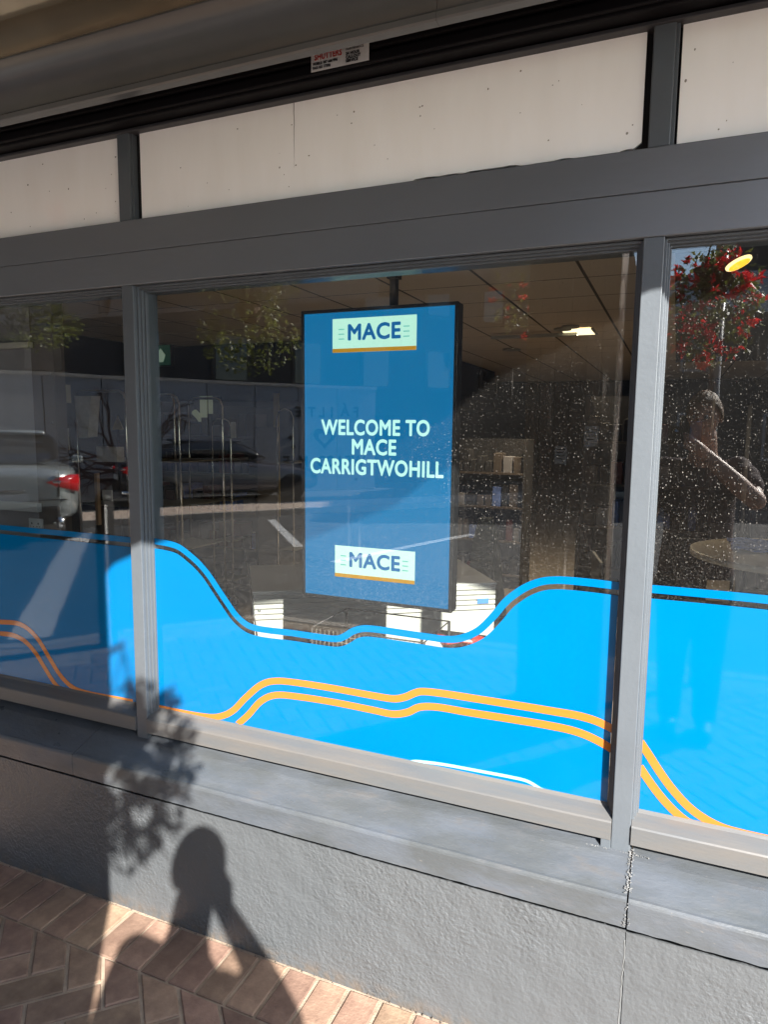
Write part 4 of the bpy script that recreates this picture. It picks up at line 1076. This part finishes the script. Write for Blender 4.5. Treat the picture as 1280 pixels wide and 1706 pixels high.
# ---- cars
def car(name, loc, rz, paint, label, plate=True):
    e = empty(name, loc, label, 'car', None, rz)
    # nose at -x, tail at +x; half sections: (x, half width, z sill, z shoulder, z deck, deck inset)
    st = [(-2.22, .55, .32, .55, .62, .35), (-2.12, .74, .25, .62, .74, .2), (-1.6, .86, .22, .74, .86, .14), (-.95, .89, .22, .80, .95, .12), (-.2, .90, .22, .84, .97, .1), (.7, .90, .22, .87, .98, .1), (1.35, .89, .23, .90, 1.0, .12), (1.85, .84, .27, .90, 1.02, .15), (2.12, .76, .32, .86, .99, .18), (2.24, .60, .38, .78, .90, .2)]
    V = []; F = []; m_ = 12
    for (x, hw_, zs, zh, zd, ins) in st:
        half = [(0, zs), (hw_*.9, zs), (hw_, zs+.12), (hw_+.01, (zs+zh)/2), (hw_-.015, zh), (hw_-ins*.5, zd-.02), (0, zd+.02)]
        ring = [(x, -y, z) for y, z in half]+[(x, y, z) for y, z in half[-2:0:-1]]
        V += ring
    for i in range(len(st)-1):
        for k in range(m_): F.append((i*m_+k, i*m_+(k+1) % m_, (i+1)*m_+(k+1) % m_, (i+1)*m_+k))
    F += [tuple(range(m_)), tuple((len(st)-1)*m_+k for k in range(m_))[::-1]]
    bm = bmesh.new(); bm.from_mesh(pym(V, F)); me = bm_mesh(bm, True)
    o = obj('body', me, paint, e); md = o.modifiers.new('s', 'SUBSURF'); md.levels = 2; md.render_levels = 2
    gh = [(-1.05, .72, .50, .95, .96), (-.45, .80, .62, .96, 1.36), (.1, .80, .64, .97, 1.43), (.8, .80, .63, .98, 1.42), (1.3, .78, .60, .99, 1.30), (1.95, .68, .52, 1.0, 1.03)]
    V = []; F = []
    for (x, b_, t_, z0, z1) in gh: V += [(x, -b_, z0), (x, -t_-.04*(z1-z0), z0+(z1-z0)*.9), (x, -t_*.8, z1), (x, t_*.8, z1), (x, t_+.04*(z1-z0), z0+(z1-z0)*.9), (x, b_, z0)]
    for i in range(len(gh)-1):
        for k in range(6): F.append((i*6+k, i*6+(k+1) % 6, (i+1)*6+(k+1) % 6, (i+1)*6+k))
    F += [(0, 1, 2, 3, 4, 5), tuple(range(30, 36))[::-1]]
    bm = bmesh.new(); bm.from_mesh(pym(V, F)); o = obj('windows', bm_mesh(bm, True), M['winglass'], e); md = o.modifiers.new('s', 'SUBSURF'); md.levels = 2; md.render_levels = 2
    bm = bmesh.new(); bm_box(bm, (-.35, -.50, 1.375), (1.1, .50, 1.435), .028); obj('roof', bm_mesh(bm, True), paint, e)
    for xw in (-1.38, 1.38):
        for sy_ in (-1, 1):
            wv = empty('wheel', (xw, sy_*.80, .33)); wv.parent = e
            lathe('tyre', [(.20, -.10), (.32, -.10), (.335, -.06), (.335, .06), (.32, .10), (.20, .10)], M['tyre'], wv, 24, axis='Y')
            lathe('rim', [(.0001, -.06), (.05, -.085), (.19, -.08), (.205, -.095), (.205, .09), (.0001, .06)], M['chrome'], wv, 16, axis='Y')
    for sy_ in (-1, 1):
        P = [(1.62, .885, .80), (1.80, .872, .88), (2.06, .80, .885), (2.19, .66, .86), (2.25, .52, .80), (2.22, .62, .74), (2.13, .775, .70), (1.98, .85, .66)]
        bm = bmesh.new(); ctr = Vector((1.93, .80, .78)); A_ = [bm.verts.new((x, sy_*(y+.018), z)) for x, y, z in P]
        B_ = [bm.verts.new((x-.05, sy_*(y-.06), z)) for x, y, z in P]
        c_ = bm.verts.new((2.02, sy_*.875, .80))
        for i in range(8):
            bm.faces.new((A_[i], A_[(i+1) % 8], c_)); bm.faces.new((A_[i], B_[i], B_[(i+1) % 8], A_[(i+1) % 8]))
        o = obj('tail_light', bm_mesh(bm, True), M['taillight'], e)
        lathe('exhaust', [(.05, .0), (.062, .0), (.066, .02), (.066, .2)], M['chrome'], e, 16, (2.06, sy_*.6, .30), 'X')
        bm = bmesh.new(); bm_box(bm, (-2.14, sy_*.62-.13, .60), (-1.98, sy_*.62+.13, .70), .02); obj('headlight', bm_mesh(bm), M['chrome'], e)
    for yy in (-.62, .62): box('boot_seam', (2.17, yy-.004, .62), (2.256-.02*(abs(yy) > .5), yy+.004, .92), M['ink'], e)
    box('bumper_seam', (2.10, -.70, .575), (2.236, .70, .583), M['ink'], e)
    for sy_ in (-1, 1): box('reversing_lamp', (2.16, sy_*.60-.05, .79), (2.252, sy_*.60+.05, .825), M['chrome'], e, .01)
    box('boot_handle', (2.20, -.22, .70), (2.262, .22, .73), M['chrome'], e, .006)
    box('bumper', (2.06, -.62, .28), (2.26, .62, .50), M['dark'], e, .03)
    if plate: box('number_plate', (2.262, -.26, .56), (2.275, .26, .67), M['paper'], e, .002)
    for sy_ in (-1, 1): box('wing_mirror', (-.62, sy_*.98-.09, .92), (-.48, sy_*.98+.09, 1.04), paint, e, .03)
    return e
tailp = mir(100, 800, -6.0)
cc = mir(120, 830, -5.7); crz = .70
car('parked_car', (cc.x-(2.15*1.15*cos(crz)+.78*1.15*sin(crz)), cc.y-(2.15*1.15*sin(crz)-.78*1.15*cos(crz)), -.12), crz, M['silver'], 'silver car seen from behind with a red tail light, reflected in the left pane').scale = (1.15, 1.15, 1.2)
dp = mir(335, 800, -9.9); sd_ = (Vector((dp.x, dp.y))-fa).dot(fd)+.75; dc = fa+fd*sd_+fn*2.45
car('parked_car', (dc.x, dc.y, -.01), math.atan2(fd.y, fd.x)+.02+pi, M['darkcar'], 'dark grey car parked across the road, reflected left of the screen')

# ---- hanging baskets on street poles
leafmesh = None
def basket(cx_, cy_, cz_, rx, rz_, nleaf, nflow, label, plabel, seed, pole_y=-3.0, leafm='leaf', pole=True):
    rnd = random.Random(seed)
    e = empty('hanging_basket', (cx_, cy_, cz_), label, 'hanging basket', 'hanging baskets along the street')
    lathe('bowl', [(.0001, -.03), (.06, -.02), (.10, .04), (.12, .12), (.11, .12), (.0001, .10)], M['basket'], e, 20)
    for k in range(3): tube('chain', [(.118*cos(k*2.1), .118*sin(k*2.1), .12), (0, 0, .42)], .003, M['dark'], e, 5)
    V = []; F = []
    def pt():
        while True:
            a = Vector((rnd.uniform(-1, 1), rnd.uniform(-1, 1), rnd.uniform(-1, 1)))
            if .35 < a.length < 1 and noise.noise(a*2.3+Vector((seed, 0, 0))) > -.18: return Vector((a.x*rx, a.y*rx, a.z*rz_-.08))
    for i in range(nleaf):
        c_ = pt(); L = rnd.uniform(.03, .06); wd = L*.38
        d = Vector((rnd.gauss(0, 1), rnd.gauss(0, 1), rnd.gauss(-.4, 1))).normalized(); u = d.cross(Vector((rnd.random(), rnd.random(), 1))).normalized(); nn = d.cross(u)
        b0 = len(V); V += [c_, c_+d*L*.5+u*wd+nn*.004, c_+d*L-nn*.006, c_+d*L*.5-u*wd+nn*.004]; F += [(b0, b0+1, b0+2), (b0, b0+2, b0+3)]
    o = obj('foliage', pym(V, F), M[leafm], e); o['kind'] = 'stuff'
    V = []; F = []
    for k in range(5):
        a = k*2*pi/5
        b0 = len(V); V += [(0, 0, 0), (.014*cos(a-.5), .014*sin(a-.5), .012), (.034*cos(a), .034*sin(a), -.008), (.014*cos(a+.5), .014*sin(a+.5), .012)]; F += [(b0, b0+1, b0+2), (b0, b0+2, b0+3)]
    fm = pym(V, F); fm.materials.append(M['flower'])
    for i in range(nflow):
        c_ = pt(); c_ = c_*1.06
        if c_.length < .7*rx: c_ *= 1.35
        o = bpy.data.objects.new('flower', fm); COL.objects.link(o); o.parent = e; o.location = c_; s_ = rnd.uniform(.9, 1.7); o.scale = (s_, s_, s_)
        o.rotation_euler = (rnd.uniform(0, 3), rnd.uniform(0, 3), rnd.uniform(0, 6))
    if not pole:
        tube('hanger', [(0, 0, .42), (0, 0, 2.81-cz_)], .004, M['dark'], e, 6) if cz_+.42 < 2.8 else None
        return e
    pe = empty('basket_pole', (cx_+.05, pole_y, -.12), plabel, 'pole')
    tube('post', [(0, 0, 0), (0, 0, cz_+.75)], .038, M['pole'], pe, 14)
    tube('bracket', [(0, 0, cz_+.62), (-.05, (cy_-pole_y)*.5, cz_+.66), (-.05, cy_-pole_y, cz_+.56)], .012, M['pole'], pe, 8)
    return e
b1 = mir(1187, 500, -2.5)
basket(b1.x+.01, -2.5, b1.z+.05, .26, .35, 850, 105, 'hanging basket full of red trailing flowers, reflected in the right pane', 'grey street pole behind the photographer carrying the red flower basket', 1)
BYY = -3.75
b2 = mir(415, 540, BYY)
basket(b2.x, BYY, b2.z+.02, .50, .42, 1000, 0, 'hanging basket of pale yellow green foliage, reflected left of the screen', '', 2, pole=False)
b3 = mir(60, 530, BYY)
basket(b3.x, BYY, b3.z+.02, .50, .30, 700, 0, 'hanging basket of yellow green foliage, reflected in the left pane', '', 3, pole=False)
b4 = mir(880, 505, -3.9)
basket(b4.x, -3.9, b4.z+.05, .30, .26, 200, 16, 'hanging basket with sparse red flowers, reflected between the screen and the lit lamps', '', 4, pole=False)
# black kerbside post with pale edge
kp = empty('kerb_post', (-4.0, -2.0, -.02), 'black square post at the kerb, reflected in the blue vinyl of the left pane', 'post')
box('post', (-.05, -.05, 0), (.05, .05, 1.15), M['dark'], kp, .004); box('pale_edge', (.0505, .03, .02), (.0555, .052, 1.12), M['paper'], kp)
pc = lathe('cap', [(.0001, 1.20), (.05, 1.18), (.06, 1.15), (.0001, 1.15)], M['dark'], kp, 16)

# ================================================================== photographer
man = empty('person', (.14, -2.12, 0), 'person in dark t-shirt and trousers holding up a phone, reflected in the right pane', 'person')
def bake(o):
    dg = bpy.context.evaluated_depsgraph_get(); dg.update()
    me = bpy.data.meshes.new_from_object(o.evaluated_get(dg)); bpy.data.objects.remove(o)
    return me
def capsules(pts, edges, extra=None, voxel=.005, smooth=6):
    """closed tapered limbs fused into one continuous surface"""
    bm = bmesh.new()
    for p in pts:
        r, r2 = p[3], p[4]
        bmesh.ops.create_uvsphere(bm, u_segments=20, v_segments=14, radius=1, matrix=Matrix.Translation(p[:3])@Matrix.Diagonal((r, r2, min(r, r2), 1)))
    for a, b in edges:
        A, B = pts[a], pts[b]; pa, pb = Vector(A[:3]), Vector(B[:3]); d = (pb-pa).normalized()
        u = Vector((1, 0, 0)) if abs(d.x) < .6 else Vector((0, 0, 1))
        v = d.cross(u).normalized(); u = v.cross(d).normalized(); rings = []
        for P_, c_ in ((A, pa), (B, pb)):
            ru = P_[3]; rv = P_[4] if abs(d.z) > .8 else P_[3]
            if P_[3] > .07 and abs(d.z) < .8: ru = min(P_[3], P_[4])*.7; rv = ru
            rings.append([bm.verts.new(c_+u*cos(2*pi*k/20)*ru+v*sin(2*pi*k/20)*rv) for k in range(20)])
        fs = [bm.faces.new((rings[0][k], rings[0][(k+1) % 20], rings[1][(k+1) % 20], rings[1][k])) for k in range(20)]
        fs += [bm.faces.new(rings[0][::-1]), bm.faces.new(rings[1])]
        bmesh.ops.recalc_face_normals(bm, faces=fs)
    if extra: bm.from_mesh(extra)
    jm = bpy.data.meshes.new('j'); bm.to_mesh(jm); bm.free()
    jo = bpy.data.objects.new('j', jm); COL.objects.link(jo)
    rm = jo.modifiers.new('r', 'REMESH'); rm.mode = 'VOXEL'; rm.voxel_size = voxel; rm.use_smooth_shade = True
    if smooth: sm = jo.modifiers.new('s', 'SMOOTH'); sm.factor = .5; sm.iterations = smooth
    return bake(jo)
off = Vector((.14, -2.12, 0))
HC = Vector((.132, -2.055, 1.775))                       # head centre
hyaw = .30
# phone in camera frame
ph = empty('phone', EYE, 'black phone held up in portrait in front of the photographer', 'phone')
ph.matrix_world = M4
bm = bmesh.new(); bm_box(bm, (-.044, -.135, .004), (.032, .022, .0125), .006); obj('phone_body', bm_mesh(bm, True), M['phone'], ph)
ringm = lathe('lens_ring', [(.0078, .0015), (.0095, .0015), (.0095, .005), (.0078, .005)], M['chrome'], ph, 20)
for k in (1, 2): lathe('lens', [(.0001, .0022), (.007, .0024), (.0075, .005)], M['winglass'], ph, 16, (0, -.024*k, 0))
pm = lambda x, y, z: M4@Vector((x, y, z))
grip = pm(.040, -.062, .018)
wr = Vector((.142, -1.945, 1.585)); el = Vector((.395, -2.0, 1.350)); shR = Vector((.325, -2.20, 1.50))
shL = Vector((-.045, -2.17, 1.50)); elL = Vector((-.12, -2.20, 1.20)); wrL = Vector((-.10, -2.08, .95))
neck = Vector((.14, -2.13, 1.585)); 
pts = []; eg = []
def add(p, r, prev=None, r2=None):
    pts.append((p[0], p[1], p[2], r, r2 if r2 else r)); i = len(pts)-1
    if prev is not None: eg.append((prev, i))
    return i
pelv = add((.14, -2.17, .98), .15, None, .11)
bel = add((.14, -2.165, 1.14), .14, pelv, .10); che = add((.14, -2.175, 1.34), .155, bel, .11); ut = add((.14, -2.17, 1.47), .12, che, .085)
nk = add(neck, .070, ut); nk2 = add((.135, -2.09, 1.67), .066, nk)
sR = add(shR, .058, ut); eR = add(el, .047, sR); mR = add(el.lerp(wr, .35), .049, eR); wR = add(wr, .032, mR)
palm = wr.lerp(grip, .55)+Vector((.012, .0, .0)); pR = add(palm, .034, wR, .024)
sL = add(shL, .058, ut); eL = add(elL, .040, sL); wL = add(wrL, .026, eL); pL = add(wrL+Vector((.01, .03, -.08)), .030, wL, .016)
for sg_, x0 in ((-1, .05), (1, .235)):
    hp = add((x0, -2.17, .93), .095, pelv); kn = add((x0, -2.14, .50), .060, hp); an = add((x0, -2.19, .09), .036, kn); to = add((x0+.01*sg_, -2.05, .035), .035, an)
# right fingers wrap behind the phone's right edge, thumb in front edge side
knuck = grip
for k in range(4):
    base = pm(.046, -.022-.021*k, .026); mid = pm(.014, -.020-.021*k, .0245); tip = pm(-.008, -.024-.020*k, .0225)
    a_ = add(base, .0085, pR); b_ = add(mid, .0078, a_); add(tip, .0068, b_)
t0 = pm(.040, -.105, .004); t1 = pm(.041, -.075, -.001)
a_ = add(palm.lerp(pm(.048, -.100, .012), .6), .0105, pR); b_ = add(pm(.0445, -.080, .007), .009, a_); add(pm(.042, -.050, .004), .0075, b_)
# relaxed left fingers
pb = wrL+Vector((.01, .03, -.08))
for k in range(4):
    b_0 = pb+Vector((-.002, -.027+.019*k, -.035)); b_1 = b_0+Vector((.012, .004, -.036-.004*(1.5-abs(k-1.5)))); b_2 = b_1+Vector((.018, .002, -.022))
    i1 = add(b_0, .0088, pL); i2 = add(b_1, .0078, i1); add(b_2, .0066, i2)
i1 = add(pb+Vector((.02, .03, .0)), .0105, pL); i2 = add(pb+Vector((.032, .048, -.035)), .009, i1); add(pb+Vector((.034, .052, -.06)), .0075, i2)
# head from a sphere
def head():
    bm = bmesh.new(); bmesh.ops.create_uvsphere(bm, u_segments=64, v_segments=48, radius=1)
    for v in bm.verts:
        x, y, z = v.co                                    # face looks to +y
        X = x*.076; Y = y*.098; Z = z*.118
        if z < 0:                                         # jaw narrows, face flatter
            X *= 1-.30*(-z)**1.5; 
            if y < 0: Y *= 1-.35*(-z)
        if y > .3: Y -= .010*(y-.3)
        g_ = lambda cx, cz, sx_, sz_: math.exp(-((X-cx)/sx_)**2-((Z-cz)/sz_)**2)
        if y > 0:
            Y += .024*g_(0, -.026, .011, .016)+.012*g_(0, -.004, .009, .022)        # nose
            Y -= .011*(g_(-.031, .004, .016, .011)+g_(.031, .004, .016, .011))        # sockets
            Y += .006*g_(0, .022, .045, .010)                                        # brow
            Y += .006*g_(0, -.060, .020, .006)+.005*g_(0, -.071, .017, .006)-.003*g_(0, -.0655, .022, .0025)  # lips
            Y += .010*g_(0, -.100, .022, .016)                                       # chin
        v.co = (X, Y, Z)
    for sx_ in (-1, 1):                                   # ears
        e_ = bmesh.ops.create_uvsphere(bm, u_segments=16, v_segments=12, radius=1)['verts']
        for v in e_:
            x, y, z = v.co; r = (y*y+z*z)**.5
            v.co = (sx_*(.076+x*.006+.012*max(0, r-.3)), -.008+y*.016-.006, -.004+z*.031)
            if r < .55 and x*sx_ > 0: v.co.x -= sx_*.005
    bmesh.ops.transform(bm, matrix=Matrix.Translation(HC)@Matrix.Rotation(hyaw, 4, 'Z')@Matrix.Rotation(-.10, 4, 'X'), verts=bm.verts)
    return bm
hbm = head(); hm = bpy.data.meshes.new('h'); hbm.to_mesh(hm); hbm.free()
bodym = capsules(pts, eg, hm, .0042, 2)
bo = obj('body', bodym, M['skin'], man)
# clothing
def cloth(name, pts, eg, m):
    me = capsules(pts, eg, None, .009, 8)
    for p in me.polygons: p.use_smooth = True
    return obj(name, me, m, man)
sp = shR.lerp(el, .55); spl = shL.lerp(elL, .6)
P = [(.14, -2.17, .93, .196, .150), (.14, -2.165, 1.14, .176, .132), (.14, -2.175, 1.34, .182, .135), (.14, -2.17, 1.475, .145, .102), (.14, -2.145, 1.545, .075, .07),
     (shR.x-.01, shR.y, shR.z-.005, .076, .076), (*shR.lerp(el, .3), .078, .078), (*sp, .074, .074), (shL.x+.01, shL.y, shL.z-.005, .068, .068), (*shL.lerp(elL, .3), .062, .062), (*spl, .058, .058)]
cloth('t_shirt', P, [(0, 1), (1, 2), (2, 3), (3, 4), (3, 5), (5, 6), (6, 7), (3, 8), (8, 9), (9, 10)], M['shirt'])
P = [(.14, -2.17, 1.02, .180, .135), (.14, -2.17, .93, .186, .142), (.052, -2.165, .86, .118, .118), (.048, -2.14, .50, .082, .082), (.05, -2.18, .10, .066, .066), (.233, -2.165, .86, .118, .118), (.237, -2.14, .50, .082, .082), (.235, -2.18, .10, .066, .066)]
cloth('trousers', P, [(0, 1), (1, 2), (2, 3), (3, 4), (1, 5), (5, 6), (6, 7)], M['jeans'])
for x0 in (.05, .235):
    P = [(x0, -2.23, .055, .045, .045), (x0, -2.15, .052, .050, .048), (x0, -2.02, .038, .044, .034), (x0, -2.19, .11, .045, .045)]
    cloth('shoe', P, [(0, 1), (1, 2), (1, 3)], M['shoe'])
# hair: cap over the skull
bm = bmesh.new(); bmesh.ops.create_uvsphere(bm, u_segments=72, v_segments=48, radius=1)
kill = []
for v in bm.verts:
    x, y, z = v.co
    line = -.25 if y < -.15 else (-.25+(y+.15)*1.05 if y < .55 else .50+(y-.55)*.3)
    if z < line: kill.append(v)
    rr = 1.09+.04*noise.noise(Vector((x*9, y*9, z*5)))+.01*noise.noise(Vector((x*30, y*30, z*8)))
    X = x*.0825*rr; Y = y*.1035*rr; Z = z*.1275*rr
    if z < 0: X *= 1-.2*(-z)**1.5
    if z < 0 and y < 0: Y *= 1-.25*(-z)
    v.co = (X, Y, Z)
bmesh.ops.delete(bm, geom=kill, context='VERTS')
bmesh.ops.solidify(bm, geom=bm.faces[:], thickness=.006)
bmesh.ops.transform(bm, matrix=Matrix.Translation(HC)@Matrix.Rotation(hyaw, 4, 'Z')@Matrix.Rotation(-.10, 4, 'X'), verts=bm.verts)
obj('hair', bm_mesh(bm, True), M['hair'], man)
for sx_ in (-1, 1):
    for nm, rad, fw_, mm in (('eye', .0115, .0, M['eye']), ('iris', .0055, .0075, M['ink'])):
        bm = bmesh.new(); bmesh.ops.create_uvsphere(bm, u_segments=16, v_segments=12, radius=rad)
        bmesh.ops.transform(bm, matrix=Matrix.Translation(HC)@Matrix.Rotation(hyaw, 4, 'Z')@Matrix.Rotation(-.10, 4, 'X')@Matrix.Translation((sx_*.031, .0765+fw_, .004)), verts=bm.verts)
        obj(nm, bm_mesh(bm, True), mm, man)
for c_ in man.children:                                  # meshes above are in world coordinates
    c_.matrix_parent_inverse = Matrix.Translation(-Vector(man.location))
